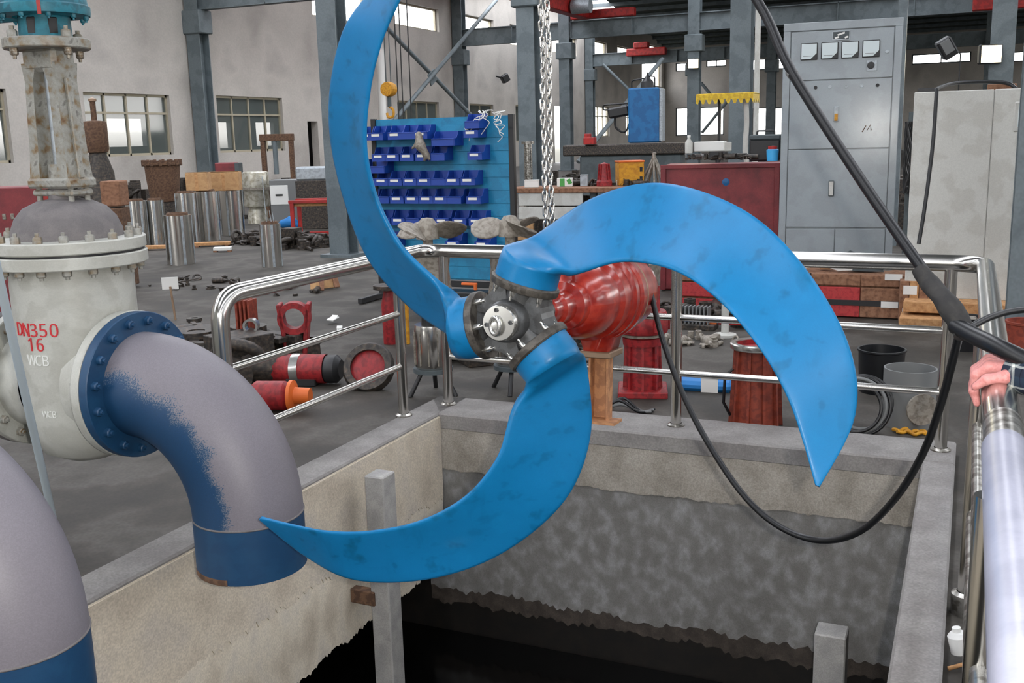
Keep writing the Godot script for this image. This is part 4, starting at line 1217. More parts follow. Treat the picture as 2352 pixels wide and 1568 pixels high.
	obj("cable_box", box_mb(Vector3(0.22, 1.59, -0.3), Vector3(0.2, 0.045, 0.2), 0.005), mt.wood_dark, o)
	# floodlight on a thin stand clipped to the cabinet
	o = thing("work_light", "unlit black floodlight tilted on a thin stand above the white cabinet", "lamp", Vector3(-0.224, 2.090, -8.532), 0.2)
	var tilt = Basis(Vector3(0, 0, 1), 0.55) * Basis(Vector3.RIGHT, 0.15)
	obj("housing", box_mb(Vector3(0, 0, -0.03), Vector3(0.11, 0.15, 0.09), 0.01, tilt), mt.black, o)
	obj("glass", box_mb(tilt * Vector3(0, 0.01, 0.02), Vector3(0.07, 0.1, 0.008), 0.002, tilt), mt.grey, o)
	obj("bracket", tube_mb(bend([Vector3(0.05, -0.01, -0.03), Vector3(0.1, -0.04, -0.03), Vector3(0.1, -0.34, -0.03)], 0.02), 0.005, 6), mt.dark, o)
	# box on the steel post at the right edge
	o = thing("switch_box", "small glazed switch box on the dark post at the right edge", "box", Vector3(0.304, 1.568, -8.152), -0.05)
	obj("case", box_mb(Vector3(0, 0, -0.03), Vector3(0.12, 0.21, 0.06), 0.008), mt.cab_white, o)
	obj("window", box_mb(Vector3(0.01, 0.005, 0.002), Vector3(0.085, 0.15, 0.004)), mt.meter, o)
	obj("breaker", box_mb(Vector3(0.015, 0.03, 0.006), Vector3(0.05, 0.04, 0.008), 0.002), mt.black, o)
	# timbers under the white cabinet
	for e in [[Vector3(0.223, 0.165, -8.329), 0.0, "upper squared timber under the white cabinet"], [Vector3(0.255, 0.050, -8.214), 0.03, "lower squared timber lying under the white cabinet"]]:
		tag(obj("timber", box_mb(e[0] + Vector3(0, 0, -0.1), Vector3(1.3, 0.085, 0.34) if e[1] == 0.0 else Vector3(1.4, 0.1, 0.36), 0.006), mt.wood), e[2], "timber", "timbers under the cabinet")

# ---------------------------------------------------------------- bin rack

func bin_mesh(w, h, d):
	# open-fronted picking bin, back at z = 0, front at z = d
	var b = Mb.new()
	var t = 0.004
	b.box(Vector3(0, t * 0.5, d * 0.5), Vector3(w * 0.9, t, d))
	b.box(Vector3(0, h * 0.5, t * 0.5), Vector3(w, h, t))
	b.box(Vector3(0, h * 0.24, d - t * 0.5), Vector3(w * 0.9, h * 0.48, t))
	b.box(Vector3(0, h * 0.48, d), Vector3(w * 0.94, 0.008, 0.014), 0.002)
	for s in [-1, 1]:
		b.prism([Vector2(0, 0), Vector2(d, 0), Vector2(d, h * 0.48), Vector2(d * 0.72, h * 0.55), Vector2(d * 0.5, h), Vector2(0, h)], t, Vector3(s * w * 0.47, 0, 0) + Vector3(t * 0.5, 0, 0), Basis(Vector3(0, 0, 1), Vector3(0, 1, 0), Vector3(-1, 0, 0)))
	return b.mesh()

func build_rack():
	var zr = -8.49
	var xl = Vector3(-5.227, 0.994, -8.490).x
	var xr = Vector3(-3.793, 0.994, -8.490).x
	var o = thing("louvre_rack", "teal louvred rack panel on black posts full of blue bins", "rack", Vector3((xl + xr) * 0.5, 0, zr))
	var w = xr - xl
	for i in 12:
		obj("louvre", box_mb(Vector3(0, 0.28 + 0.118 * i, 0), Vector3(w - 0.05, 0.117, 0.012), 0.001, Basis(Vector3.RIGHT, -0.04)), mt.rack, o)
	obj("panel", box_mb(Vector3(0, 0.96, -0.012), Vector3(w - 0.05, 1.5, 0.01)), mt.rack, o)
	for s in [-1, 1]:
		obj("post", box_mb(Vector3(s * w * 0.5, 0.86, -0.01), Vector3(0.05, 1.72, 0.05), 0.004), mt.black, o)
		obj("foot", box_mb(Vector3(s * w * 0.5, 0.03, 0.05), Vector3(0.05, 0.05, 0.7), 0.004), mt.black, o)
	obj("bottom_bar", box_mb(Vector3(0, 0.17, -0.01), Vector3(w, 0.06, 0.04), 0.004), mt.black, o)
	var small = bin_mesh(0.15, 0.13, 0.17)
	var wide = bin_mesh(0.25, 0.13, 0.17)
	var ordn = ["first", "second", "third", "fourth", "fifth", "sixth", "seventh", "eighth"]
	var rown = ["top", "second", "third", "fourth", "fifth", "sixth"]
	var rows = [[318, [868, 895, 938, 968, 997, 1109]], [366, [898, 930, 964, 999, 1034, 1116]], [421, [873, 902, 934, 968, 1001, 1033, 1065, 1099]], [462, [877, 902, 936, 971, 1004, 1036, 1067, 1110]], [511, [902, 937, 970, 1005, 1038, 1077, 1114]], [562, [915, 1060, 1125]]]
	for r in rows.size():
		var y = 1.724 - (rows[r][0] - 268) * 0.00407
		var xs = rows[r][1]
		for i in xs.size():
			var x = lerpf(xl, xr, (xs[i] - 866) / 312.0)
			var b = thing("storage_bin", "blue open bin, %s from the left in the %s row of the rack" % [ordn[i], rown[r]], "bin", Vector3(x, y, zr + 0.01), 0.0, "blue bins on the rack")
			obj("tray", small, mt.bin, b)
			if (i * 7 + r * 3) % 5 != 1: obj("label_strip", box_mb(Vector3(-0.006, 0.045, 0.1735), Vector3(0.085, 0.022, 0.002)), mt.white, b)
	for e in [[1047, 334, "wide dark blue bin sitting above the second row of the rack"], [885, 393, "wide dark blue bin at the left end above the third row"], [1112, 298, "dark blue bin at the top right of the rack"]]:
		var b = thing("storage_bin", e[2], "bin", Vector3(lerpf(xl, xr, (e[0] - 866) / 312.0), 1.724 - (e[1] - 268) * 0.00407, zr + 0.01), 0.0, "blue bins on the rack")
		obj("tray", wide if e[0] != 1112 else small, mt.bin, b)
	# grey glove, rag and string hanging on the rack
	var gl = thing("work_glove", "limp grey work glove hanging over the second bin row", "glove", Vector3(lerpf(xl, xr, (995 - 866) / 312.0), 1.4, zr + 0.19))
	put("cloth", nets([[Vector3(0, 0.16, 0), Vector3(0.02, 0.06, 0.01), 0.03, 0.045], [Vector3(0.02, 0.06, 0.01), Vector3(0.07, -0.02, 0.0), 0.045, 0.03], [Vector3(0.0, 0.1, 0.01), Vector3(-0.07, 0.04, 0.0), 0.02, 0.014], [Vector3(0.07, -0.02, 0), Vector3(0.05, -0.07, 0), 0.022, 0.014], [Vector3(0.07, -0.02, 0), Vector3(0.1, -0.06, 0), 0.022, 0.014]], 0.012, 0.02, Vector3(-0.14, -0.13, -0.08), Vector3(0.18, 0.26, 0.1)), mt.cast, gl, Vector3.ZERO)
	var st = thing("string_tangle", "tangle of white string draped over the top right of the rack", "string", Vector3(lerpf(xl, xr, (1138 - 866) / 312.0), 1.72, zr + 0.08))
	var rng := RandomNumberGenerator.new()
	rng.seed = 77
	for k in 7:
		var pts = []
		var p = Vector3(rng.randf_range(-0.12, 0.1), 0.02, 0)
		for j in 9:
			pts.append(p)
			p += Vector3(rng.randf_range(-0.07, 0.08), rng.randf_range(-0.06, 0.025), rng.randf_range(-0.02, 0.03))
		obj("strand", tube_mb(curve(pts, 4), 0.004, 5), mt.white, st)

# ---------------------------------------------------------------- pumps and castings near the pit

func propeller_parts(o, y, R, m):
	obj("propeller_hub", lathe_mb([Vector2(0.06 * R / 0.2, y - 0.05), Vector2(0.055 * R / 0.2, y + 0.03), Vector2(0.03 * R / 0.2, y + 0.07), Vector2(0, y + 0.075)], 20), m, o)
	for k in 3:
		var rings = []
		for i in 9:
			var s = i / 8.0
			var r = lerpf(0.04, R, s)
			var tw = lerpf(0.9, 0.35, s)
			var ch = R * (0.35 + 0.55 * sin(s * 2.4)) * (1.0 if i < 8 else 0.55)
			var ring = PackedVector3Array()
			for j in 12:
				var a = TAU * j / 12
				var u = cos(a) * ch * 0.5
				var t = sin(a) * 0.008
				ring.append(Basis(Vector3.UP, TAU * k / 3 + s * 0.3) * Vector3(r, y + u * sin(tw) + t, u * cos(tw)))
			rings.append(ring)
		var b = Mb.new()
		b.loft(rings)
		obj("propeller_blade", b, m, o)

func axial_pump(at, label, turn):
	var o = thing("axial_pump", label, "pump", at, turn, "axial pumps on trestles")
	for k in 3:
		var a = TAU * k / 3 + 0.4
		obj("leg", tube_mb([Vector3(cos(a) * 0.16, 0.0, sin(a) * 0.16), Vector3(cos(a) * 0.06, 0.17, sin(a) * 0.06)], 0.014, 8), mt.black, o)
	obj("trestle_ring", lathe_mb([Vector2(0.05, 0.14), Vector2(0.12, 0.14), Vector2(0.12, 0.165), Vector2(0.05, 0.165)], 24), mt.steel_dark, o)
	var f = Mb.new()
	f.lathe([Vector2(0, 0.165), Vector2(0.1, 0.165), Vector2(0.107, 0.18), Vector2(0.107, 0.4), Vector2(0.1, 0.43), Vector2(0.03, 0.43)], 32)
	obj("motor_shell", f, mt.inox, o)
	for j in 12:
		var a = TAU * j / 12
		obj("fin", box_mb(Vector3(cos(a) * 0.108, 0.29, sin(a) * 0.108), Vector3(0.012, 0.2, 0.006), 0.002, Basis(Vector3.UP, -a)), mt.cast, o)
	obj("coupling", lathe_mb([Vector2(0.06, 0.43), Vector2(0.055, 0.5), Vector2(0.09, 0.52), Vector2(0.13, 0.56), Vector2(0.14, 0.6)], 28), mt.black, o)
	obj("bell_casing", lathe_mb([Vector2(0.14, 0.6), Vector2(0.128, 0.66), Vector2(0.12, 0.76), Vector2(0.126, 0.82), Vector2(0.135, 0.85), Vector2(0.12, 0.86), Vector2(0.03, 0.87), Vector2(0.03, 0.96)], 32), mt.cast, o)
	propeller_parts(o, 0.99, 0.23, mt.cast)
	return o

func ribbed_casing(o, r0, r1, y0, y1, ribs, m):
	var prof = [Vector2(0, y0), Vector2(r0, y0), Vector2(r1, y1), Vector2(0, y1)]
	obj("barrel", lathe_mb(prof, 32), m, o)
	for j in ribs:
		var a = TAU * j / ribs
		var b = Mb.new()
		b.xf = Transform3D(Basis(Vector3.UP, -a), Vector3.ZERO)
		b.prism([Vector2(r0 - 0.005, y0), Vector2(r0 + 0.022, y0), Vector2(r1 + 0.012, y1), Vector2(r1 - 0.005, y1)], 0.014, Vector3(0, 0, -0.007))
		obj("rib", b, m, o)

func scrap(called, label, at, sx, sz, h, n, sd, m = mt.scrap):
	# a heap of loose metal bits that nobody could count
	var rng := RandomNumberGenerator.new()
	rng.seed = sd
	var b = Mb.new()
	for i in n:
		var u = rng.randf_range(-1, 1)
		var w = rng.randf_range(-1, 1)
		var top = h * (1.0 - 0.5 * maxf(absf(u), absf(w)))
		var hh = top * rng.randf_range(0.15, 0.9)
		var s = clampf(rng.randf_range(0.3, 0.8) * h, 0.04, 0.3)
		var c = Vector3(u * sx * 0.5, hh * 0.5, w * sz * 0.5)
		var turn = Basis(Vector3.UP, rng.randf() * 6.0)
		var kind = rng.randi() % 5
		var g = c * Vector3(1, 0, 1)
		if kind == 0:
			b.lathe([Vector2(0, 0), Vector2(s * 0.5, 0), Vector2(s * 0.5, hh * 0.3), Vector2(s * 0.36, hh * 0.34), Vector2(s * 0.34, hh * 0.8), Vector2(s * 0.42, hh * 0.84), Vector2(s * 0.42, hh), Vector2(s * 0.2, hh), Vector2(s * 0.2, hh * 0.7), Vector2(0, hh * 0.7)], 14, g)
		elif kind == 1:
			b.xf = Transform3D(turn, g + Vector3(0, s * 0.35, 0))
			b.lathe([Vector2(0, -s), Vector2(s * 0.35, -s), Vector2(s * 0.35, s * 0.4), Vector2(s * 0.2, s * 0.5), Vector2(s * 0.12, s), Vector2(0, s)], 12, Vector3.ZERO, along_x())
			b.xf = Transform3D.IDENTITY
		elif kind == 2:
			b.torus(g + Vector3(0, hh * 0.6 + s * 0.1, 0), s * 0.5, s * 0.14, turn * Basis(Vector3.RIGHT, rng.randf() * 1.3), 16, 7)
			b.lathe([Vector2(0, 0), Vector2(s * 0.35, 0), Vector2(s * 0.3, hh * 0.7), Vector2(0, hh * 0.7)], 10, g)
		elif kind == 3:
			b.box(c, Vector3(s, hh, s * rng.randf_range(0.4, 1.2)), 0.005, turn)
			b.tube([g + Vector3(0, hh * 0.4, 0), g + turn * Vector3(s * 1.4, -g.y, 0) + Vector3(0, 0.02, 0)], s * 0.1, 7)
		else:
			b.box(c, Vector3(s * 0.3, hh, s), 0.005, turn)
			b.box(c + Vector3(0, hh * 0.4, 0), Vector3(s * 0.9, s * 0.12, s * 0.6), 0.004, turn)
	var o = obj(called, b, m)
	o.position = at
	o.set_meta("kind", "stuff")
	o.set_meta("label", label)
	return o

func build_pumps():
	axial_pump(Vector3(-2.909, 0.000, -5.216) + Vector3(0, 0, -0.05), "finned pump on a trestle with a raw bronze propeller on top, left of the hub", 0.3)
	axial_pump(Vector3(-2.479, 0.000, -5.393) + Vector3(0.0, 0, -0.1), "finned pump on a trestle half hidden behind the mixer hub", 1.2)
	# red pedestal with a grey pump end
	var o = thing("pump_pedestal", "red ribbed pump pedestal carrying a grey casting behind the railing", "pump", Vector3(-1.718, 0.000, -5.670), 0.3)
	obj("base_plate", box_mb(Vector3(0, 0.02, 0), Vector3(0.29, 0.04, 0.29), 0.006), mt.pump_red, o)
	ribbed_casing(o, 0.095, 0.095, 0.04, 0.3, 8, mt.pump_red)
	obj("collar", lathe_mb([Vector2(0, 0.3), Vector2(0.115, 0.3), Vector2(0.12, 0.345), Vector2(0.1, 0.35)], 28), mt.pump_red, o)
	obj("joint", lathe_mb([Vector2(0.1, 0.35), Vector2(0.13, 0.355), Vector2(0.13, 0.37), Vector2(0.1, 0.37)], 28), mt.cast, o)
	obj("drum", lathe_mb([Vector2(0.1, 0.37), Vector2(0.145, 0.375), Vector2(0.15, 0.39), Vector2(0.15, 0.47), Vector2(0.135, 0.5), Vector2(0.06, 0.51)], 32), mt.pump_red, o)
	for j in 6:
		var a = TAU * j / 6
		obj("lug", box_mb(Vector3(cos(a) * 0.15, 0.43, sin(a) * 0.15), Vector3(0.02, 0.08, 0.03), 0.003, Basis(Vector3.UP, -a)), mt.pump_red, o)
	obj("strut", box_mb(Vector3(0.075, 0.57, 0.02), Vector3(0.05, 0.16, 0.02), 0.003), mt.pump_red, o)
	obj("strut", box_mb(Vector3(-0.075, 0.57, 0.02), Vector3(0.03, 0.16, 0.02), 0.003), mt.wood_dark, o)
	obj("pump_end", lathe_mb([Vector2(0, 0.6), Vector2(0.06, 0.6), Vector2(0.085, 0.63), Vector2(0.1, 0.72), Vector2(0.11, 0.78), Vector2(0.08, 0.8), Vector2(0, 0.8)], 28), mt.cast, o)
	# brown primed casing
	o = thing("motor_casing", "brown primed ribbed casing with a bare ring rim, right of the loop cable", "casing", Vector3(-0.969, 0.000, -5.131) + Vector3(0.0, 0, -0.1), 0.2)
	ribbed_casing(o, 0.118, 0.105, 0.0, 0.41, 10, mt.primer)
	obj("rim", lathe_mb([Vector2(0.1, 0.41), Vector2(0.135, 0.41), Vector2(0.138, 0.415), Vector2(0.138, 0.435), Vector2(0.132, 0.44), Vector2(0.108, 0.44), Vector2(0.1, 0.37)], 40), mt.cap, o)
	obj("bore", lathe_mb([Vector2(0.1, 0.435), Vector2(0.1, 0.412), Vector2(0, 0.412)], 32), mt.pump_red, o)
	obj("side_pipe", tube_mb([Vector3(-0.12, 0.3, 0.02), Vector3(-0.16, 0.26, 0.03), Vector3(-0.165, 0.12, 0.03), Vector3(-0.13, 0.05, 0.02)], 0.008, 8), mt.cable, o)
	# black drum
	o = thing("open_drum", "open black drum behind the blue blade tip", "drum", Vector3(-0.421, 0.000, -6.007) + Vector3(0, 0, -0.15))
	obj("shell", lathe_mb([Vector2(0, 0.0), Vector2(0.115, 0.0), Vector2(0.12, 0.02), Vector2(0.13, 0.24), Vector2(0.137, 0.245), Vector2(0.137, 0.255), Vector2(0.125, 0.255), Vector2(0.115, 0.03), Vector2(0, 0.03)], 36), mt.cable, o)
	# grey pipe piece with a side flange
	o = thing("pipe_section", "short open grey pipe section with a side flange by the railing", "pipe", Vector3(-0.232, -0.000, -5.387) + Vector3(0, 0, -0.1))
	obj("shell", lathe_mb([Vector2(0.12, 0.0), Vector2(0.13, 0.0), Vector2(0.13, 0.3), Vector2(0.122, 0.3), Vector2(0.12, 0.0)], 40), mt.grey, o)
	obj("side_neck", lathe_mb([Vector2(0.06, 0.1), Vector2(0.06, 0.15)], 28, Vector3(0, 0.12, 0), Basis(Vector3(0, 1, 0), Vector3(0.45, 0, 0.9), Vector3(0.9, 0, -0.45))), mt.grey, o)
	obj("side_flange", lathe_mb([Vector2(0, 0.15), Vector2(0.08, 0.15), Vector2(0.08, 0.165), Vector2(0.05, 0.165), Vector2(0, 0.16)], 28, Vector3(0, 0.12, 0), Basis(Vector3(0, 1, 0), Vector3(0.45, 0, 0.9), Vector3(0.9, 0, -0.45))), mt.cast, o)
	# hose coil and rope
	o = thing("cable_coil", "coil of thick grey cable leaning by the blue blade tip", "cable", Vector3(-0.451, 0.000, -5.092) + Vector3(-0.02, 0.0, -0.12))
	for i in 5:
		var b = Mb.new()
		b.torus(Vector3(0.008 * i, 0.14 + 0.004 * sin(i * 2.0), -0.022 * i), 0.125 + 0.012 * (i % 3), 0.009, Basis(Vector3(1, 0, 0.0), Vector3(0, 0.25, 1).normalized(), Vector3(0, -1, 0.25).normalized()), 36, 8)
		obj("turn", b, mt.cable if i % 2 == 0 else mt.grey, o)
	o = thing("yellow_rope", "short yellow rope lying under the railing at the right", "rope", Vector3(-0.201, 0.000, -5.315))
	var rp = []
	for j in 14: rp.append(Vector3(-0.09 + j * 0.015, 0.012 + 0.006 * sin(j * 2.1), 0.02 * sin(j * 1.3)))
	obj("strand", tube_mb(curve(rp, 3), 0.01, 8), mt.yellow_box, o)
	var rp2 = []
	for j in 12: rp2.append(Vector3(-0.07 + j * 0.015, 0.012 + 0.005 * cos(j * 1.7), 0.03 + 0.015 * cos(j * 1.1)))
	obj("strand", tube_mb(curve(rp2, 3), 0.009, 8), mt.yellow_box, o)
	# heap of pump internals behind the left railing
	var h0 = Vector3(-3.991, 0.000, -4.888)
	scrap("pump_internals", "heap of greasy pump internals behind the left railing", h0 + Vector3(-0.55, 0, -0.45), 0.9, 0.8, 0.5, 60, 31)
	o = thing("bearing_casting", "red cast bearing frame standing in the greasy heap", "casting", Vector3(-4.121, 0.000, -5.467) + Vector3(0, 0, -0.1), 0.5)
	for s in [-1, 1]:
		obj("rib", box_mb(Vector3(s * 0.07, 0.23, 0), Vector3(0.03, 0.46, 0.14), 0.006, Basis(Vector3(0, 0, 1), -s * 0.12)), mt.pump_red, o)
	obj("ring", lathe_mb([Vector2(0.07, -0.05), Vector2(0.11, -0.05), Vector2(0.11, 0.05), Vector2(0.07, 0.05), Vector2(0.07, -0.05)], 24, Vector3(0, 0.36, 0.02), along_z()), mt.pump_red, o)
	o = thing("red_fins", "orange-red finned casting just right of the bent rail end", "casting", Vector3(-4.274, 0.000, -5.092) + Vector3(-0.15, 0, -0.35), 0.2)
	for k in 4: obj("fin", box_mb(Vector3(-0.045 + 0.03 * k, 0.28, 0), Vector3(0.016, 0.42, 0.12), 0.003), mt.primer, o)
	obj("base", box_mb(Vector3(0, 0.035, 0), Vector3(0.16, 0.07, 0.16), 0.006), mt.primer, o)
	o = thing("bearing_sleeve", "bright steel ring sleeve standing in the greasy heap", "ring", Vector3(-4.232, 0.000, -5.106) + Vector3(-0.05, 0.34, -0.2), 0.4)
	obj("ring", lathe_mb([Vector2(0.035, -0.03), Vector2(0.05, -0.03), Vector2(0.05, 0.03), Vector2(0.035, 0.03), Vector2(0.035, -0.03)], 24, Vector3.ZERO, along_z()), mt.cap, o)
	obj("tail", cyl_mb(Vector3(0, -0.33, 0), Vector3(0, -0.04, 0), 0.018, 0.012, 10), mt.cap, o)
	# red motor lying down with a steel band and a black end
	o = thing("lying_motor", "red motor lying down with a steel band and black end", "motor", Vector3(-3.826, 0.000, -5.178) + Vector3(0, 0.1, -0.05), 0.25)
	obj("shell", lathe_mb([Vector2(0, -0.21), Vector2(0.08, -0.21), Vector2(0.093, -0.19), Vector2(0.093, 0.15)], 32, Vector3.ZERO, along_x()), mt.pump_red, o)
	obj("band", lathe_mb([Vector2(0.093, -0.07), Vector2(0.096, -0.07), Vector2(0.096, -0.015), Vector2(0.093, -0.015)], 32, Vector3.ZERO, along_x()), mt.cap, o)
	obj("end_bell", lathe_mb([Vector2(0.085, 0.15), Vector2(0.09, 0.16), Vector2(0.09, 0.22), Vector2(0.06, 0.25), Vector2(0, 0.25)], 28, Vector3.ZERO, along_x()), mt.black, o)
	obj("cradle", box_mb(Vector3(0, -0.075, 0), Vector3(0.2, 0.05, 0.16), 0.006), mt.black, o)
	o = thing("impeller_housing", "red and orange pump housing on its side below the lying motor", "casing", Vector3(-3.554, 0.000, -4.608) + Vector3(0, 0.09, -0.02), 0.3)
	obj("shell", lathe_mb([Vector2(0, -0.17), Vector2(0.07, -0.17), Vector2(0.085, -0.15), Vector2(0.085, 0.02), Vector2(0.06, 0.05)], 28, Vector3.ZERO, along_x()), mt.pump_red, o)
	obj("tail_flange", lathe_mb([Vector2(0, 0.05), Vector2(0.09, 0.05), Vector2(0.09, 0.07), Vector2(0.05, 0.08), Vector2(0.045, 0.17), Vector2(0, 0.17)], 28, Vector3.ZERO, along_x()), mt.orange, o)
	# spoked red wheel and loose pieces right of it
	o = thing("flange_ring", "dark ring flange with a red inner face on the floor", "ring", Vector3(-3.315, 0.000, -5.114) + Vector3(-0.05, 0.13, -0.15), 0.3)
	obj("rim", lathe_mb([Vector2(0.11, -0.03), Vector2(0.16, -0.03), Vector2(0.165, 0.0), Vector2(0.15, 0.03), Vector2(0.11, 0.03), Vector2(0.11, -0.03)], 36, Vector3.ZERO, Basis(Vector3(1, 0, 0), Vector3(0, 0.5, 0.866), Vector3(0, -0.866, 0.5))), mt.scrap, o)
	obj("hub_plate", lathe_mb([Vector2(0, -0.02), Vector2(0.112, -0.02), Vector2(0.112, 0.005), Vector2(0.05, 0.02), Vector2(0, 0.02)], 28, Vector3.ZERO, Basis(Vector3(1, 0, 0), Vector3(0, 0.5, 0.866), Vector3(0, -0.866, 0.5))), mt.pump_red, o)
	o = thing("red_stand", "red and yellow stand behind the first railing post", "stand", Vector3(-3.963, 0.000, -6.342) + Vector3(0, 0, -0.2), 0.2)
	obj("plate", lathe_mb([Vector2(0, 0.42), Vector2(0.12, 0.42), Vector2(0.12, 0.45), Vector2(0, 0.46)], 24), mt.scrap, o)
	obj("body", lathe_mb([Vector2(0.06, 0.0), Vector2(0.065, 0.3), Vector2(0.04, 0.42)], 20), mt.pump_red, o)
	for x in [0.09, 0.14]: obj("leg", box_mb(Vector3(x, 0.2, 0.02), Vector3(0.022, 0.4, 0.03), 0.003), mt.yellow_box, o)
	# crates behind the back railing
	o = thing("shipping_crate", "long low wooden crate with a red painted left half", "crate", Vector3(-1.327, 0.000, -8.600), 0.02)
	for r in 3:
		var y = [0.06, 0.19, 0.31][r]
		var hh = [0.11, 0.13, 0.1][r]
		obj("plank", box_mb(Vector3(-0.2, y, 0.0), Vector3(1.5, hh - 0.008, 0.03), 0.004), mt.wood_red if r < 2 else mt.wood_dark, o)
		obj("plank", box_mb(Vector3(0.753, y, 0.0), Vector3(0.396, hh - 0.008, 0.03), 0.004), mt.wood_dark, o)
	obj("core", box_mb(Vector3(0, 0.18, -0.22), Vector3(1.9, 0.34, 0.4), 0.005), mt.wood_dark, o)
	obj("strap", box_mb(Vector3(0.3, 0.125, 0.017), Vector3(1.25, 0.045, 0.006)), mt.black, o)
	for e in [[0.8, 0.345], [0.78, 0.12]]: obj("shipping_label", box_mb(Vector3(e[0], e[1], 0.022), Vector3(0.13, 0.05, 0.004)), mt.white, o)
	obj("rope_handle", tube_mb(curve([Vector3(0.0, 0.36, 0.02), Vector3(0.03, 0.3, 0.04), Vector3(0.12, 0.29, 0.04), Vector3(0.16, 0.36, 0.02)]), 0.008, 6), mt.dark, o)
	o = thing("shipping_crate", "small upright wooden crate with white stickers right of the red one", "crate", Vector3(-0.362, 0.000, -8.440), 0.1)
	for i in 3: obj("plank", box_mb(Vector3(-0.07 + 0.07 * i, 0.17, 0.0), Vector3(0.066, 0.34, 0.02), 0.003), mt.wood_dark if i != 1 else mt.wood, o)
	obj("core", box_mb(Vector3(0, 0.17, -0.12), Vector3(0.2, 0.33, 0.2), 0.004), mt.wood_dark, o)
	for y in [0.09, 0.27]: obj("sticker", box_mb(Vector3(-0.03, y, 0.012), Vector3(0.1, 0.07, 0.003)), mt.white, o)
	# buckets
	o = thing("bucket", "dark bucket on the floor under the splice of the cable", "bucket", Vector3(0.009, 0.000, -7.551))
	obj("shell", lathe_mb([Vector2(0, 0), Vector2(0.1, 0), Vector2(0.13, 0.22), Vector2(0.135, 0.23), Vector2(0.122, 0.23), Vector2(0.095, 0.02), Vector2(0, 0.02)], 28), mt.black, o)
	obj("rag", box_mb(Vector3(0, 0.2, 0), Vector3(0.18, 0.05, 0.16), 0.02), mt.cast, o)
	o = thing("bucket", "rust brown open drum at the right edge below the thin cable", "bucket", Vector3(0.351, 0.000, -6.979) + Vector3(0.03, 0, -0.1))
	obj("shell", lathe_mb([Vector2(0, 0), Vector2(0.125, 0), Vector2(0.13, 0.28), Vector2(0.138, 0.285), Vector2(0.138, 0.3), Vector2(0.125, 0.3), Vector2(0.12, 0.02), Vector2(0, 0.02)], 32), mt.primer, o)
	# small pieces between the pedestal and the brown casing
	scrap("machine_parts", "loose bright machine parts on the floor behind the brown casing", Vector3(-1.716, 0.000, -7.039) + Vector3(0, 0, -0.2), 0.8, 0.35, 0.12, 26, 44, mt.cast)
	o = thing("pipe_stand", "small pale pipe stand on a round foot", "stand", Vector3(-1.638, 0.000, -7.536))
	obj("pipe", cyl_mb(Vector3(0, 0.02, 0), Vector3(0, 0.28, 0), 0.028, -1, 18), mt.cab_white, o)
	obj("foot", lathe_mb([Vector2(0, 0), Vector2(0.085, 0), Vector2(0.085, 0.018), Vector2(0.03, 0.03)], 24), mt.cab_white, o)
	o = thing("blue_sheet", "blue plastic sheet with a white label on the floor", "sheet", Vector3(-1.400, 0.000, -5.809) + Vector3(0, 0, -0.1), 0.1)
	obj("sheet", box_mb(Vector3(0, 0.03, 0), Vector3(0.34, 0.06, 0.2), 0.02), mt.blue_soft, o)
	obj("paper", box_mb(Vector3(0.04, 0.04, 0.1), Vector3(0.1, 0.1, 0.004)), mt.white, o)
	o = thing("cable_offcuts", "dark bent cable offcuts on the floor by the tan leg", "cable", Vector3(-1.680, 0.000, -5.248))
	for k in 4: obj("piece", tube_mb(curve([Vector3(-0.12, 0.01, 0.02 * k), Vector3(-0.03, 0.04 + 0.03 * (k % 2), 0.03 * k - 0.05), Vector3(0.08, 0.012, 0.01 * k), Vector3(0.14, 0.012, -0.02 * k)]), 0.008, 6), mt.cable if k % 2 else mt.grey, o)
	o = thing("pipe_flange_stack", "stack of grilled black parts behind the back railing", "casting", Vector3(-1.911, 0.000, -7.490) + Vector3(0, 0, -0.3))
	for k in 8: obj("fin", box_mb(Vector3(-0.12 + 0.03 * k, 0.11, 0), Vector3(0.012, 0.14, 0.1), 0.002), mt.grey, o)
	obj("base", box_mb(Vector3(0, 0.02, 0), Vector3(0.3, 0.04, 0.16), 0.004), mt.scrap, o)
	o = thing("iron_strip", "red iron strip lying on the floor by the pipe stand", "strip", Vector3(-1.587, 0.000, -7.847), 0.1)
	obj("bar", box_mb(Vector3(0, 0.05, 0), Vector3(0.34, 0.03, 0.04), 0.004), mt.red, o)
	obj("tip", box_mb(Vector3(-0.22, 0.05, 0.01), Vector3(0.08, 0.035, 0.05), 0.006), mt.orange, o)

# ---------------------------------------------------------------- left hall

func stator(at, r, h, label, turn = 0.0):
	var o = thing("stator_core", label, "stator", at, turn, "bright stator cores on the hall floor")
	obj("core", lathe_mb([Vector2(0, 0.0), Vector2(r, 0.0), Vector2(r, h), Vector2(r * 0.75, h)], 40), mt.inox, o)
	obj("winding_end", lathe_mb([Vector2(r * 0.78, h), Vector2(r * 0.74, h + 0.03), Vector2(r * 0.55, h + 0.03), Vector2(r * 0.5, h), Vector2(0, h - 0.04)], 28), mt.rust, o)
	for k in 6:
		var a = TAU * k / 6 + 0.3
		obj("tie_strip", box_mb(Vector3(cos(a) * r, h * 0.5, sin(a) * r), Vector3(0.008, h * 0.98, 0.03), 0.002, Basis(Vector3.UP, -a)), mt.galv, o)
	return o

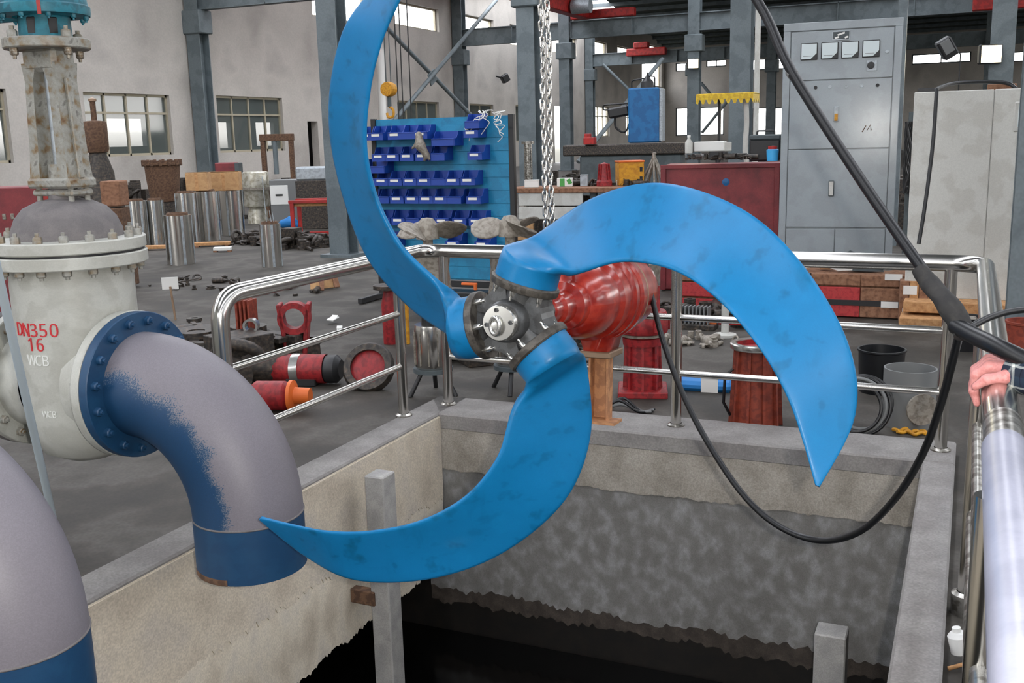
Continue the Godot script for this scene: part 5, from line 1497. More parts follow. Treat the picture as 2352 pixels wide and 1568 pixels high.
func build_left_group():
	stator(Vector3(-11.751, 0.000, -12.040), 0.149, 0.704, "bright stator core farthest left beside the valve bonnet")
	stator(Vector3(-11.636, 0.000, -12.321), 0.137, 0.699, "second bright stator core from the valve, behind the front one", 0.4)
	stator(Vector3(-9.391, 0.000, -10.328), 0.177, 0.639, "front stator core, nearest the camera of the bright group", 0.8)
	stator(Vector3(-11.195, -0.000, -12.535), 0.165, 0.796, "bright stator core right behind the front one", 0.2)
	stator(Vector3(-11.261, 0.000, -13.071), 0.191, 0.793, "bright stator core under the middle of the cardboard boxes", 0.5)
	stator(Vector3(-11.461, -0.000, -13.926), 0.193, 0.759, "bright stator core at the right end of the group", 0.1)
	var o = stator(Vector3(-7.968, 0.000, -10.374), 0.131, 0.537, "single stator core with rods standing up from it", 0.6)
	for e in [[-0.03, 0.0, 0.62], [0.03, 0.02, 0.2], [0.06, -0.01, 0.18]]:
		obj("rod", cyl_mb(Vector3(e[0], 0.5, e[1]), Vector3(e[0] - 0.02, 0.5 + e[2], e[1]), 0.006, -1, 6), mt.galv, o)
	# cardboard boxes lying over the stator cores
	for e in [[Vector3(-11.322, 0.949, -13.001), 0.34, 0.28, "greyish cardboard box left of the pair on the stator cores"], [Vector3(-11.336, 0.924, -13.661), 0.5, 0.3, "clean tan cardboard box on the right stator cores"]]:
		o = thing("cardboard_box", e[3], "box", e[0], 0.5, "boxes on the stator cores")
		obj("carton", box_mb(Vector3.ZERO, Vector3(e[1], e[2], 0.3), 0.006), mt.card, o)
		obj("flap", box_mb(Vector3(0, e[2] * 0.5 + 0.005, 0.05), Vector3(e[1] * 0.98, 0.006, 0.16), 0.0, Basis(Vector3.RIGHT, -0.08)), mt.card, o)
		obj("tape", box_mb(Vector3(0, 0, 0.152), Vector3(0.05, e[2], 0.002)), mt.wood, o)
	# timbers under the cores
	for e in [[Vector3(-11.056, 0.000, -11.679), 0.42, "short timber under the left stator cores"], [Vector3(-10.524, 0.000, -12.273), 0.55, "timber under the middle stator cores"], [Vector3(-9.839, 0.000, -11.687), 0.25, "thin white batten in front of the stator cores"]]:
		o = thing("batten", e[2], "timber", e[0], 0.5)
		obj("board", box_mb(Vector3(0, 0.045, 0), Vector3(e[1], 0.05, 0.12), 0.006), mt.wood if e[1] > 0.3 else mt.white, o)
		for s in [-1, 1]: obj("runner", box_mb(Vector3(s * e[1] * 0.4, 0.012, 0), Vector3(0.05, 0.024, 0.12)), mt.wood_dark, o)
	# rusty bell casting
	o = thing("bell_casting", "big rusty flanged bell casting behind the stator cores", "casting", Vector3(-13.088, 0.000, -14.124) + Vector3(0, 0.0, 0))
	obj("stand", lathe_mb([Vector2(0, 0), Vector2(0.25, 0), Vector2(0.24, 0.55), Vector2(0, 0.55)], 28), mt.scrap, o)
	obj("bell", lathe_mb([Vector2(0, 0.55), Vector2(0.24, 0.56), Vector2(0.26, 0.7), Vector2(0.29, 1.0), Vector2(0.3, 1.18), Vector2(0.335, 1.2), Vector2(0.335, 1.27), Vector2(0.26, 1.27), Vector2(0.24, 1.0), Vector2(0, 0.98)], 32), mt.rust, o)
	for j in 14:
		var a = TAU * j / 14
		obj("lug", box_mb(Vector3(cos(a) * 0.32, 1.235, sin(a) * 0.32), Vector3(0.05, 0.11, 0.05), 0.006, Basis(Vector3.UP, -a)), mt.rust, o)
	# silver drum
	o = thing("pump_bowl", "large silver painted pump bowl right of the stator cores", "casting", Vector3(-12.718, -0.000, -16.219))
	obj("foot", lathe_mb([Vector2(0, 0), Vector2(0.2, 0), Vector2(0.19, 0.22), Vector2(0.15, 0.3)], 28), mt.silver, o)
	obj("barrel", lathe_mb([Vector2(0.15, 0.3), Vector2(0.245, 0.33), Vector2(0.25, 0.36), Vector2(0.24, 0.62), Vector2(0.26, 0.66), Vector2(0.27, 0.72), Vector2(0.25, 0.98), Vector2(0.2, 1.0), Vector2(0, 1.0)], 36), mt.silver, o)
	obj("ring", lathe_mb([Vector2(0.24, 0.64), Vector2(0.275, 0.65), Vector2(0.275, 0.69), Vector2(0.24, 0.7)], 32), mt.cast, o)
	# press frame
	o = thing("press_frame", "dark portal press frame standing near the wall windows", "press", Vector3(-13.095, 0.000, -17.487), 0.4)
	for s in [-1, 1]: obj("upright", box_mb(Vector3(s * 0.29, 0.85, 0), Vector3(0.09, 1.7, 0.12), 0.008), mt.rust, o)
	obj("crossbeam", box_mb(Vector3(0, 1.64, 0), Vector3(0.7, 0.14, 0.14), 0.008), mt.rust, o)
	obj("ram", cyl_mb(Vector3(-0.05, 0.9, 0), Vector3(-0.05, 1.6, 0), 0.05), mt.steel, o)
	obj("bed", box_mb(Vector3(0, 0.7, 0), Vector3(0.6, 0.1, 0.2), 0.008), mt.scrap, o)
	# red bench and grey boxes
	o = thing("red_bench", "red welded steel bench frame with a wooden shelf", "bench", Vector3(-9.672, 0.000, -13.774), 0.4)
	for s in [-1, 1]:
		for t in [-1, 1]: obj("leg", box_mb(Vector3(s * 0.3, 0.3, t * 0.25), Vector3(0.06, 0.6, 0.06), 0.004), mt.red, o)
	for t in [-1, 1]: obj("rail", box_mb(Vector3(0, 0.6, t * 0.25), Vector3(0.7, 0.05, 0.06), 0.004), mt.red, o)
	obj("board", box_mb(Vector3(0, 0.55, 0), Vector3(0.62, 0.05, 0.44), 0.004), mt.wood, o)
	obj("low_rail", box_mb(Vector3(0, 0.1, 0.25), Vector3(0.6, 0.05, 0.05), 0.004), mt.red, o)
	o = thing("tool_cabinet", "pale grey low tool cabinet with a dark pull behind the red bench", "cabinet", Vector3(-11.947, 0.000, -16.225), 0.4)
	obj("body", box_mb(Vector3(0.0, 0.42, 0), Vector3(0.62, 0.84, 0.5), 0.01), mt.grey, o)
	obj("door", box_mb(Vector3(-0.13, 0.56, 0.255), Vector3(0.34, 0.36, 0.015), 0.004), mt.white, o)
	obj("pull", box_mb(Vector3(-0.13, 0.56, 0.268), Vector3(0.14, 0.035, 0.015), 0.004), mt.black, o)
	o = thing("machine_cover", "long grey sheet metal cover on the bench near the wall", "cover", Vector3(-10.612, 0.000, -15.442) + Vector3(0, 0.86, 0), 0.4)
	obj("shell", box_mb(Vector3(0, 0.12, 0), Vector3(0.9, 0.24, 0.4), 0.03), mt.galv, o)
	obj("lip", box_mb(Vector3(0, -0.43, 0), Vector3(0.92, 0.86, 0.42), 0.01), mt.scrap, o)
	# blue tarp bag and small dark motors by the bench
	o = thing("blue_bag", "crumpled blue bag under the red bench", "bag", Vector3(-11.304, 0.000, -15.278) + Vector3(0, 0.0, 0))
	put("cloth", nets([[Vector3(-0.12, 0.08, 0), Vector3(0.1, 0.1, 0.02), 0.08, 0.09], [Vector3(0.1, 0.1, 0.0), Vector3(0.2, 0.06, 0.0), 0.08, 0.06], [Vector3(0, 0.14, 0), Vector3(0.04, 0.2, 0.02), 0.06, 0.03]], 0.025, 0.04, Vector3(-0.3, -0.04, -0.2), Vector3(0.36, 0.32, 0.2)), mt.blue_soft, o, Vector3.ZERO)
	scrap("dark_parts", "dark oily motor parts on the floor right of the rod stator", Vector3(-9.160, 0.000, -12.910), 1.3, 0.8, 0.3, 46, 51)
	scrap("dark_parts", "dark oily parts on the floor behind the right stator cores", Vector3(-10.165, 0.000, -12.725), 0.7, 0.6, 0.28, 26, 52)
	scrap("wall_clutter", "jumble of machine parts along the foot of the window wall", Vector3(-20.6, 0, -24.5), 2.4, 13.0, 0.95, 110, 53)
	scrap("bench_clutter", "clutter of tools and parts behind the red bench", Vector3(-13.062, 0.000, -18.572), 2.2, 1.2, 1.05, 60, 54)
	scrap("greasy_parts", "dark greasy gear parts on the floor left of the bent rail end", Vector3(-5.311, 0.000, -5.924), 0.9, 0.9, 0.3, 40, 71)
	scrap("greasy_parts", "scattered dark parts on the floor in front of the rod stator", Vector3(-7.111, 0.000, -8.738), 2.4, 0.9, 0.14, 40, 72)
	scrap("greasy_parts", "dark oily heap behind the red bench legs", Vector3(-9.172, 0.000, -12.407), 0.8, 0.6, 0.34, 40, 73)
	scrap("greasy_parts", "dark jumble between the stator cores and the wall", Vector3(-14.834, 0.000, -16.923), 2.2, 0.8, 0.5, 60, 74)
	# dark red box near the wall column
	o = thing("red_machine", "small dark red machine housing behind the cardboard boxes", "machine", Vector3(-14.072, 0.000, -17.051), 0.4)
	obj("housing", box_mb(Vector3(0, 0.95, 0), Vector3(0.42, 0.42, 0.3), 0.02), mt.maroon, o)
	obj("side", box_mb(Vector3(0.24, 0.95, 0), Vector3(0.1, 0.4, 0.28), 0.01), mt.steel_dark, o)
	obj("base", box_mb(Vector3(0, 0.37, 0), Vector3(0.5, 0.74, 0.36), 0.02), mt.steel, o)
	# brown cylinder with its eye bolt, seen right of the valve yoke
	o = thing("hanging_rotor", "rusty cylinder with an upright shaft right of the valve yoke", "rotor", Vector3(-10.273, 0.000, -9.955))
	obj("body", lathe_mb([Vector2(0, 1.45), Vector2(0.13, 1.46), Vector2(0.145, 1.5), Vector2(0.145, 1.82), Vector2(0.13, 1.85), Vector2(0.04, 1.86)], 28), mt.rust, o)
	obj("shaft", cyl_mb(Vector3(0, 1.86, 0), Vector3(0, 2.1, 0), 0.035), mt.rust, o)
	obj("shaft_eye", lathe_mb([Vector2(0, 2.08), Vector2(0.05, 2.1), Vector2(0.05, 2.13), Vector2(0, 2.15)], 16), mt.seal, o)
	obj("stand", lathe_mb([Vector2(0.2, 0.0), Vector2(0.18, 1.2), Vector2(0.1, 1.46)], 20), mt.scrap, o)
	# brown timber stack and red cabinet behind the valve
	o = thing("timber_stack", "stack of brown weathered blocks just right of the gland", "timber", Vector3(-8.489, 0.000, -8.382), 0.4)
	for i in 4: obj("block", box_mb(Vector3(0.02 * (i % 2), 0.16 + 0.29 * i, 0), Vector3(0.3 - 0.03 * i, 0.27, 0.25), 0.01), mt.wood_dark if i % 2 else mt.rust, o)
	o = thing("red_cabinet", "dark red steel cabinet behind the valve at the left edge", "cabinet", Vector3(-7.724, 0.000, -6.486), 0.5)
	obj("body", box_mb(Vector3(0, 0.6, 0), Vector3(0.55, 1.2, 0.4), 0.01), mt.maroon, o)
	obj("side", box_mb(Vector3(0.285, 0.6, 0), Vector3(0.02, 1.16, 0.36), 0.004), mt.red, o)
	for k in 3: obj("hinge", box_mb(Vector3(-0.1 + 0.07 * k, 0.95, 0.203), Vector3(0.03, 0.05, 0.01), 0.003), mt.cast, o)
	# yellow crane hook block and its falls
	o = thing("crane_hook", "yellow crane hook block hanging before the far wall", "hook", Vector3(-15.868, 3.009, -26.731))
	obj("block", lathe_mb([Vector2(0, -0.16), Vector2(0.2, -0.15), Vector2(0.22, 0.0), Vector2(0.2, 0.15), Vector2(0, 0.16)], 24, Vector3.ZERO, along_z()), mt.yellow_box, o)
	obj("shank", cyl_mb(Vector3(0, -0.5, 0), Vector3(0, -0.18, 0), 0.06), mt.steel_dark, o)
	obj("hook", tube_mb(curve([Vector3(0, -0.5, 0), Vector3(0.12, -0.6, 0), Vector3(0.1, -0.78, 0), Vector3(-0.06, -0.8, 0), Vector3(-0.1, -0.68, 0)]), 0.04, 8), mt.yellow_box, o)
	for x in [-0.08, 0.08]: obj("rope", cyl_mb(Vector3(x, 0.1, 0), Vector3(x, 4.2, 0), 0.015, -1, 6), mt.steel_dark, o)
	o = thing("pendant_wires", "thin dark wires hanging from the crane beside the brace", "wire", Vector3(-15.038, 2.647, -25.908))
	for x in [-0.05, 0.1, 0.36]: obj("wire", cyl_mb(Vector3(x, -0.6, 0), Vector3(x, 5.0, 0), 0.018, -1, 5), mt.dark, o)
	o = thing("wall_floodlight", "small dark floodlight fixed high on the far wall", "lamp", Vector3(-22.000, 4.493, -48.625), 0.9)
	obj("housing", box_mb(Vector3(0, 0, 0), Vector3(0.4, 0.4, 0.3), 0.04, Basis(Vector3(0, 0, 1), 0.5)), mt.black, o)
	obj("arm", cyl_mb(Vector3(-0.5, 0.1, 0), Vector3(0, 0, 0), 0.04, -1, 8), mt.black, o)

# ---------------------------------------------------------------- far middle and right

func build_far_group():
	# workbench with drawers
	var o = thing("workbench", "long workbench with pale drawer fronts behind the chain", "bench", Vector3(-4.652, 0.000, -12.050), 0.05)
	obj("top", box_mb(Vector3(0.2, 0.85, -0.3), Vector3(2.0, 0.06, 0.7), 0.006), mt.wood_dark, o)
	for i in 4: obj("drawer", box_mb(Vector3(-0.42 if i % 2 == 0 else 0.02, 0.735 - 0.17 * (i / 2), 0.02), Vector3(0.42, 0.155, 0.03), 0.006), mt.cab_white, o)
	obj("shelf", box_mb(Vector3(0.2, 0.2, -0.3), Vector3(1.9, 0.04, 0.6), 0.004), mt.scrap, o)
	for x in [-0.75, 0.35, 1.15]: obj("leg", box_mb(Vector3(x, 0.41, -0.05), Vector3(0.08, 0.82, 0.08), 0.004), mt.steel_dark, o)
	obj("back_panel", box_mb(Vector3(0.2, 0.4, -0.6), Vector3(1.9, 0.7, 0.03)), mt.scrap, o)
	for e in [[Vector3(-5.226, 0.000, -12.043), 0.24, 0.2, "open cardboard box on the bench shelf below the drawers"], [Vector3(-5.171, 0.000, -12.188), 0.18, 0.09, "small white box at the left end of the workbench"], [Vector3(-4.782, 0.000, -12.362), 0.2, 0.11, "green and white carton on the workbench behind the chain"], [Vector3(-4.558, 0.000, -12.469), 0.1, 0.14, "grey metal can on the workbench right of the green carton"], [Vector3(-4.098, 0.000, -12.676), 0.18, 0.06, "white paper stack on the workbench above the blade"]]:
		var b = thing("carton", e[3], "box", e[0] + Vector3(0, (0.22 if e[1] == 0.24 else 0.88) + e[2] * 0.5, 0), 0.3)
		var m = mt.card
		if e[1] == 0.18: m = mt.white
		if e[1] == 0.2: m = mt.white
		if e[1] == 0.1: m = mt.galv
		obj("body", box_mb(Vector3.ZERO, Vector3(e[1], e[2], 0.14), 0.006), m, b)
		if e[1] == 0.2:
			obj("green_panel", box_mb(Vector3(-0.03, 0, 0.072), Vector3(0.06, e[2] * 0.9, 0.003)), mt.green, b)
			obj("green_panel", box_mb(Vector3(0.06, 0.01, 0.072), Vector3(0.05, e[2] * 0.6, 0.003), 0.0, Basis(Vector3(0, 0, 1), 0.5)), mt.green, b)
		else:
			obj("lid", box_mb(Vector3(0, e[2] * 0.5, 0), Vector3(e[1] * 1.03, 0.012, 0.145), 0.003), m, b)
	# red finned cone, yellow box, teepee of rods
	o = thing("finned_cone", "red finned conical motor cover on the workbench", "cover", Vector3(-4.272, 0.880, -12.427))
	obj("cone", lathe_mb([Vector2(0, 0), Vector2(0.1, 0), Vector2(0.1, 0.06), Vector2(0.075, 0.09), Vector2(0.05, 0.28), Vector2(0, 0.3)], 24), mt.pump_red, o)
	for j in 10:
		var a = TAU * j / 10
		obj("fin", box_mb(Vector3(cos(a) * 0.068, 0.18, sin(a) * 0.068), Vector3(0.03, 0.2, 0.008), 0.0, Basis(Vector3.UP, -a) * Basis(Vector3(0, 0, 1), 0.1)), mt.pump_red, o)
	o = thing("yellow_crate", "ochre yellow box with two hand slots on the bench", "box", Vector3(-4.008, 0.882, -12.654), 0.5)
	obj("body", box_mb(Vector3(0, 0.15, 0), Vector3(0.32, 0.3, 0.28), 0.008), mt.yellow_box, o)
	for y in [0.08, 0.2]: obj("slot", box_mb(Vector3(0.12, y, 0.142), Vector3(0.035, 0.06, 0.004)), mt.black, o)
	obj("rim", box_mb(Vector3(0, 0.3, 0), Vector3(0.34, 0.02, 0.3), 0.004), mt.orange, o)
	o = thing("rod_bundle", "bundle of grey rods propped together like a tent", "rods", Vector3(-3.703, 0.882, -12.710))
	for j in 9:
		var a = TAU * j / 9
		obj("rod", cyl_mb(Vector3(cos(a) * 0.2, 0.0, sin(a) * 0.1), Vector3(-cos(a) * 0.02, 0.34 + 0.03 * (j % 3), sin(a) * 0.01), 0.014, -1, 8), mt.cast, o)
	# maroon container with things on top
	o = thing("maroon_container", "big maroon steel container left of the grey cabinet", "container", Vector3(-2.192, 0.000, -9.735), 0.162)
	obj("shell", box_mb(Vector3(0, 0.61, -0.4), Vector3(1.12, 1.2, 0.8), 0.012), mt.maroon, o)
	for s in [-1, 1]: obj("stile", box_mb(Vector3(s * 0.53, 0.61, 0.008), Vector3(0.05, 1.2, 0.02), 0.004), mt.maroon, o)
	obj("rim", box_mb(Vector3(0, 1.2, 0.008), Vector3(1.12, 0.04, 0.024), 0.004), mt.maroon, o)
	obj("paint_splash", lathe_mb([Vector2(0.035, 0.0), Vector2(0.03, 0.003), Vector2(0, 0.003)], 14, Vector3(0.06, 1.05, 0.001), along_z()), mt.blue_machine, o)
	o = thing("tool_box", "black tool box on the maroon container beside the cabinet", "box", Vector3(-1.805, 1.358, -9.895), 0.1)
	obj("body", box_mb(Vector3(0, -0.02, -0.1), Vector3(0.28, 0.2, 0.2), 0.012), mt.black, o)
	obj("lid", box_mb(Vector3(0, 0.1, -0.1), Vector3(0.29, 0.05, 0.21), 0.012), mt.steel_dark, o)
	obj("handle", tube_mb(bend([Vector3(-0.08, 0.12, -0.1), Vector3(-0.08, 0.16, -0.1), Vector3(0.08, 0.16, -0.1), Vector3(0.08, 0.12, -0.1)], 0.02), 0.01, 6), mt.black, o)
	o = thing("plastic_tub", "bright blue tub with a red lid on the maroon container", "tub", Vector3(-1.677, 1.247, -9.593))
	obj("tub", lathe_mb([Vector2(0, 0), Vector2(0.05, 0), Vector2(0.056, 0.1), Vector2(0.04, 0.105)], 20), plain("tub_blue", C8(66, 168, 226), 0.4), o)
	obj("lid", lathe_mb([Vector2(0.04, 0.105), Vector2(0.042, 0.13), Vector2(0, 0.135)], 20), mt.red, o)
	o = thing("white_carton", "flat white carton lying on the maroon container", "box", Vector3(-2.272, 1.386, -9.690), 0.1)
	obj("body", box_mb(Vector3.ZERO, Vector3(0.28, 0.09, 0.2), 0.006), mt.white, o)
	obj("end_flap", box_mb(Vector3(0.16, -0.005, 0.05), Vector3(0.07, 0.085, 0.1), 0.006, Basis(Vector3.UP, 0.3)), mt.cab_white, o)
	o = thing("plastic_bottle", "clear milky bottle on the maroon container at its left end", "bottle", Vector3(-2.430, 1.329, -9.494))
	obj("bottle", lathe_mb([Vector2(0, 0), Vector2(0.035, 0), Vector2(0.036, 0.1), Vector2(0.014, 0.13), Vector2(0.014, 0.15), Vector2(0, 0.15)], 18), mt.cab_white, o)
	obj("cap", lathe_mb([Vector2(0.016, 0.145), Vector2(0.016, 0.165), Vector2(0, 0.166)], 14), mt.white, o)
	scrap("container_clutter", "small tools and rags spread on the maroon container", Vector3(-2.167, 1.264, -9.655), 0.75, 0.3, 0.1, 30, 61)
	# yellow fringed canopy on posts
	o = thing("yellow_canopy", "yellow plastic canopy with a scalloped fringe on a post", "canopy", Vector3(-2.494, 1.919, -11.273), 0.0)
	obj("top_sheet", box_mb(Vector3(0, 0, -0.15), Vector3(0.62, 0.02, 0.34), 0.005), mt.yellow, o)
	var fr = Mb.new()
	var pts = [Vector2(-0.31, 0.0), Vector2(-0.31, -0.09)]
	for i in 9:
		pts.append(Vector2(-0.31 + 0.069 * (i + 0.3), -0.1))
		pts.append(Vector2(-0.31 + 0.069 * (i + 0.5), -0.055))
		pts.append(Vector2(-0.31 + 0.069 * (i + 0.7), -0.055))
		pts.append(Vector2(-0.31 + 0.069 * (i + 0.98), -0.1))
	pts.append(Vector2(0.31, 0.0))
	fr.prism(pts, 0.006, Vector3(0, 0, 0.02))
	obj("fringe", fr, mt.yellow, o)
	var fs = Mb.new()
	fs.prism([Vector2(-0.17, 0), Vector2(-0.17, -0.1), Vector2(-0.1, -0.06), Vector2(-0.05, -0.1), Vector2(0.0, -0.06), Vector2(0.06, -0.1), Vector2(0.12, -0.06), Vector2(0.17, -0.1), Vector2(0.17, 0)], 0.006, Vector3(0.31, 0, -0.15), Basis(Vector3(0, 0, 1), Vector3(0, 1, 0), Vector3(-1, 0, 0)))
	obj("fringe", fs, mt.yellow, o)
	obj("wrapped_post", tube_mb(curve([Vector3(0.2, -0.02, -0.1), Vector3(0.22, -0.3, -0.1), Vector3(0.21, -0.6, -0.1), Vector3(0.24, -0.9, -0.1), Vector3(0.24, -1.86, -0.1)]), 0.028, 10), mt.cab_white, o)
	obj("post", box_mb(Vector3(-0.1, -0.95, -0.2), Vector3(0.03, 1.86, 0.03)), mt.dark, o)
	o = thing("black_seat", "black seat back silhouetted under the yellow canopy", "seat", Vector3(-2.527, 0.000, -11.143))
	obj("back", box_mb(Vector3(0, 1.32, 0), Vector3(0.2, 0.2, 0.06), 0.02), mt.black, o)
	obj("stem", cyl_mb(Vector3(0, 0.0, 0), Vector3(0, 1.25, 0), 0.03, -1, 10), mt.black, o)
	obj("seat_pad", box_mb(Vector3(0, 1.16, 0.12), Vector3(0.26, 0.05, 0.26), 0.02), mt.black, o)
	# blue radial machine
	o = thing("blue_machine", "tall blue machine column with hoses in the mid hall", "machine", Vector3(-7.097, 0.000, -23.628), 0.15)
	obj("column", box_mb(Vector3(0, 1.95, 0), Vector3(0.72, 1.25, 0.6), 0.03), mt.blue_machine, o)
	obj("side_rail", box_mb(Vector3(0.4, 1.95, 0.02), Vector3(0.08, 1.2, 0.5), 0.01), mt.galv, o)
	obj("pump_unit", lathe_mb([Vector2(0, 2.57), Vector2(0.16, 2.57), Vector2(0.14, 2.72), Vector2(0.06, 2.8), Vector2(0, 2.95)], 20, Vector3(0.05, 0, 0)), mt.black, o)
	obj("hose", tube_mb(bend([Vector3(-0.32, 2.55, 0), Vector3(-0.32, 2.76, 0), Vector3(0.0, 2.8, 0)], 0.06), 0.018, 6), mt.dark, o)
	obj("hose", tube_mb(bend([Vector3(0.22, 2.55, 0), Vector3(0.22, 2.84, 0), Vector3(0.08, 2.84, 0)], 0.06), 0.018, 6), mt.dark, o)
	obj("drill_head", box_mb(Vector3(-0.6, 2.05, 0.1), Vector3(0.5, 0.24, 0.3), 0.04, Basis(Vector3(0, 0, 1), 0.15)), mt.black, o)
	obj("handle_bar", tube_mb(bend([Vector3(-0.4, 2.24, 0.1), Vector3(-0.98, 2.22, 0.1), Vector3(-0.98, 2.1, 0.1), Vector3(-0.7, 2.12, 0.1)], 0.05), 0.022, 6), mt.dark, o)
	obj("hose", tube_mb(curve([Vector3(-0.7, 1.95, 0.1), Vector3(-0.68, 1.7, 0.12), Vector3(-0.5, 1.58, 0.12), Vector3(-0.38, 1.7, 0.12), Vector3(-0.34, 1.95, 0.1)]), 0.025, 8), mt.dark, o)
	obj("bed", box_mb(Vector3(-0.4, 1.18, 0), Vector3(3.0, 0.26, 0.9), 0.03), mt.scrap, o)
	obj("base", box_mb(Vector3(-0.3, 0.53, 0), Vector3(2.4, 1.06, 0.8), 0.04), mt.steel_dark, o)
	o = thing("red_tray", "small red tool tray at the left end of the blue machine bed", "tray", Vector3(-8.247, 1.395, -22.973))
	obj("tray", box_mb(Vector3(0, 0, 0), Vector3(0.26, 0.16, 0.2), 0.01), mt.red, o)
	obj("vice", box_mb(Vector3(-0.05, 0.12, 0), Vector3(0.14, 0.1, 0.12), 0.01), mt.red, o)
	scrap("bench_tools", "small tools and parts strewn along the workbench top", Vector3(-4.245, 0.881, -12.555), 1.1, 0.3, 0.14, 40, 75)
	scrap("under_bench_parts", "dark parts behind the trestle pumps below the rack", Vector3(-2.954, 0.000, -6.050) + Vector3(0, 0, -0.4), 1.2, 0.6, 0.35, 40, 76)
	scrap("floor_parts", "dark castings on the floor behind the red pedestal", Vector3(-1.923, 0.000, -7.671) + Vector3(0, 0, -0.5), 1.4, 0.5, 0.22, 36, 77)
	# heaps in the middle distance
	scrap("bench_heap", "heap of grey castings on the bench right of the column", Vector3(-5.624, 0.000, -14.141), 1.0, 0.5, 1.05, 34, 62, mt.cast)
	scrap("mid_hall_clutter", "clutter of machines across the middle of the hall", Vector3(-8.6, 0, -29.0), 7.0, 3.0, 1.15, 120, 63)
	scrap("mid_hall_clutter", "clutter of parts behind the maroon container", Vector3(-3.616, 0.000, -15.656), 2.0, 1.2, 1.3, 50, 64)
	scrap("right_hall_clutter", "dark machine clutter between the two cabinets", Vector3(-0.858, 0.000, -15.118), 1.2, 1.0, 1.2, 36, 65)
	o = thing("hanging_hoses", "dark bundle of hoses hanging left of the white cabinet", "hose", Vector3(-0.501, 1.343, -9.362))
	for k in 6:
		var p = []
		for j in 7: p.append(Vector3(0.03 * sin(k + j * 0.9), 0.22 - 0.1 * j, 0.02 * k - 0.05))
		obj("hose", tube_mb(curve(p, 4), 0.012, 7), mt.dark, o)
	obj("stand", box_mb(Vector3(0, -0.65, -0.1), Vector3(0.04, 1.9, 0.04), 0.004), mt.steel_dark, o)
	# steel pipe standing in front of the mid column
	o = thing("standing_tube", "bright steel tube standing in front of a steel column", "tube", Vector3(-9.964, 0.000, -23.281))
	obj("tube", lathe_mb([Vector2(0.1, 0), Vector2(0.1, 1.35), Vector2(0.16, 1.36), Vector2(0.16, 1.42), Vector2(0.08, 1.42)], 24), mt.inox_dirty, o)
	obj("foot", lathe_mb([Vector2(0, 0), Vector2(0.2, 0), Vector2(0.2, 0.04), Vector2(0.1, 0.05)], 24), mt.scrap, o)

# ---------------------------------------------------------------- small things on the floor

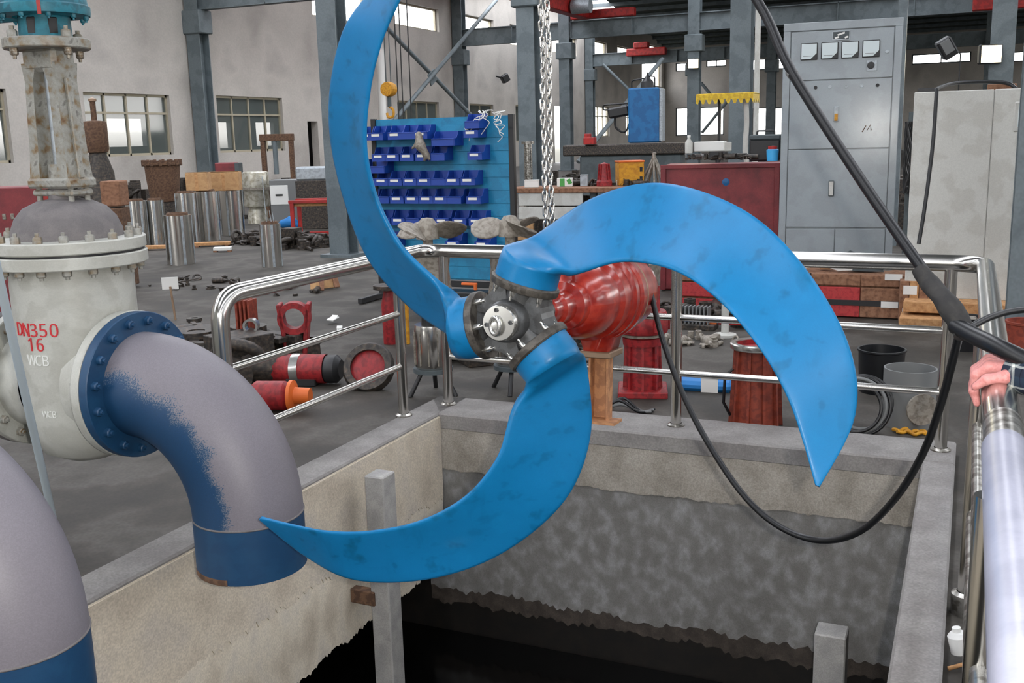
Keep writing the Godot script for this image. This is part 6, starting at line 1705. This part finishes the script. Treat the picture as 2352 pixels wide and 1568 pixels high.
func build_small_things():
	var o = thing("paper_sign", "white paper tag on a small stake behind the valve flange", "sign", Vector3(-6.401, 0.000, -6.873), 0.6)
	obj("sheet", box_mb(Vector3(0, 0.33, 0), Vector3(0.14, 0.11, 0.004), 0.0, Basis(Vector3.RIGHT, 0.15)), mt.white, o)
	obj("stake", cyl_mb(Vector3(0.02, 0.0, 0), Vector3(0.0, 0.3, 0), 0.01, -1, 8), mt.seal, o)
	var k = 0
	for e in [[660, 655, 0.16, "white paper lying on the floor past the left rail"], [712, 650, 0.1, "brown scrap of board on the floor past the left rail"], [740, 655, 0.12, "tan board piece beside the brown scrap"], [765, 740, 0.07, "crumpled white scrap above the upper left bar"], [780, 766, 0.05, "tiny white scrap below the upper left bar"]]:
		var p = thing("floor_litter", e[3], "litter", [Vector3(-6.631, 0.000, -8.861), Vector3(-6.172, 0.000, -8.723), Vector3(-6.158, 0.000, -8.917), Vector3(-4.904, 0.000, -7.154), Vector3(-4.579, -0.000, -6.762)][k], 0.5 * k)
		if k < 1 or k > 2:
			obj("sheet", box_mb(Vector3(0, 0.02 + 0.02 * (k % 2), 0), Vector3(e[2] * 1.3, 0.012, e[2]), 0.003, Basis(Vector3(0.3, 0, 1).normalized(), 0.2)), mt.white, p)
			obj("fold", box_mb(Vector3(e[2] * 0.3, 0.05, 0), Vector3(e[2] * 0.6, 0.008, e[2] * 0.9), 0.002, Basis(Vector3(0, 0, 1), 0.7)), mt.white, p)
		else:
			obj("board", box_mb(Vector3(0, 0.09, 0), Vector3(e[2], 0.18, 0.02), 0.003, Basis(Vector3.RIGHT, -0.35)), mt.card, p)
			obj("board", box_mb(Vector3(e[2] * 0.7, 0.08, 0.03), Vector3(e[2] * 0.5, 0.16, 0.02), 0.003, Basis(Vector3.RIGHT, -0.5)), mt.wood_dark, p)
		k += 1
	o = thing("orange_clamp", "orange clamp tool on the base of the bin rack", "tool", Vector3(-4.010, 0.253, -7.984), 0.0)
	obj("bar", box_mb(Vector3(0, 0, 0), Vector3(0.15, 0.022, 0.03), 0.004), mt.orange, o)
	obj("jaw", box_mb(Vector3(0.06, -0.03, 0), Vector3(0.025, 0.05, 0.03), 0.004), mt.orange, o)
	obj("tray", box_mb(Vector3(-0.02, -0.09, -0.02), Vector3(0.4, 0.05, 0.2), 0.01), mt.black, o)
	o = thing("white_bottle", "small white plastic bottle on the floor outside the right kerb", "bottle", Vector3(0.028, 0.000, -2.957) + Vector3(0.02, 0, 0))
	obj("bottle", lathe_mb([Vector2(0, 0), Vector2(0.026, 0), Vector2(0.028, 0.05), Vector2(0.02, 0.06), Vector2(0.012, 0.062), Vector2(0.012, 0.075), Vector2(0, 0.075)], 20, Vector3(0, 0.035, 0), Basis(Vector3(0, 0, 1), 0.2)), mt.white, o)
	obj("stick", cyl_mb(Vector3(-0.03, 0.008, 0.06), Vector3(0.04, 0.03, 0.03), 0.006, -1, 6), mt.wood, o)
	# sling and offcuts on the back rail side, seat cushion by the cabinet
	o = thing("guard_plate", "dark curved guard plate propped on the crate before the grey cabinet", "plate", Vector3(-0.773, 0.362, -8.800), 0.02)
	var sh = Mb.new()
	sh.prism([Vector2(-0.12, 0.0), Vector2(0.16, 0.0), Vector2(0.13, 0.07), Vector2(-0.02, 0.13), Vector2(-0.11, 0.17), Vector2(-0.145, 0.15), Vector2(-0.14, 0.1)], 0.03)
	obj("plate", sh, mt.steel_dark, o)
	obj("stay", box_mb(Vector3(0, 0.03, -0.06), Vector3(0.2, 0.06, 0.1), 0.006), mt.dark, o)
	o = thing("paper_pile", "white papers and a brown carton on the crate before the grey cabinet", "papers", Vector3(-1.102, 0.362, -8.800), 0.02)
	obj("carton", box_mb(Vector3(0.02, 0.07, -0.05), Vector3(0.09, 0.14, 0.06), 0.004), mt.card, o)
	for e in [[-0.1, 0.05, 0.2], [0.08, 0.045, -0.3], [0.18, 0.03, 0.1]]: obj("sheet", box_mb(Vector3(e[0], e[1], 0.02), Vector3(0.12, 0.06, 0.04), 0.003, Basis(Vector3(0, 0, 1), e[2])), mt.white, o)
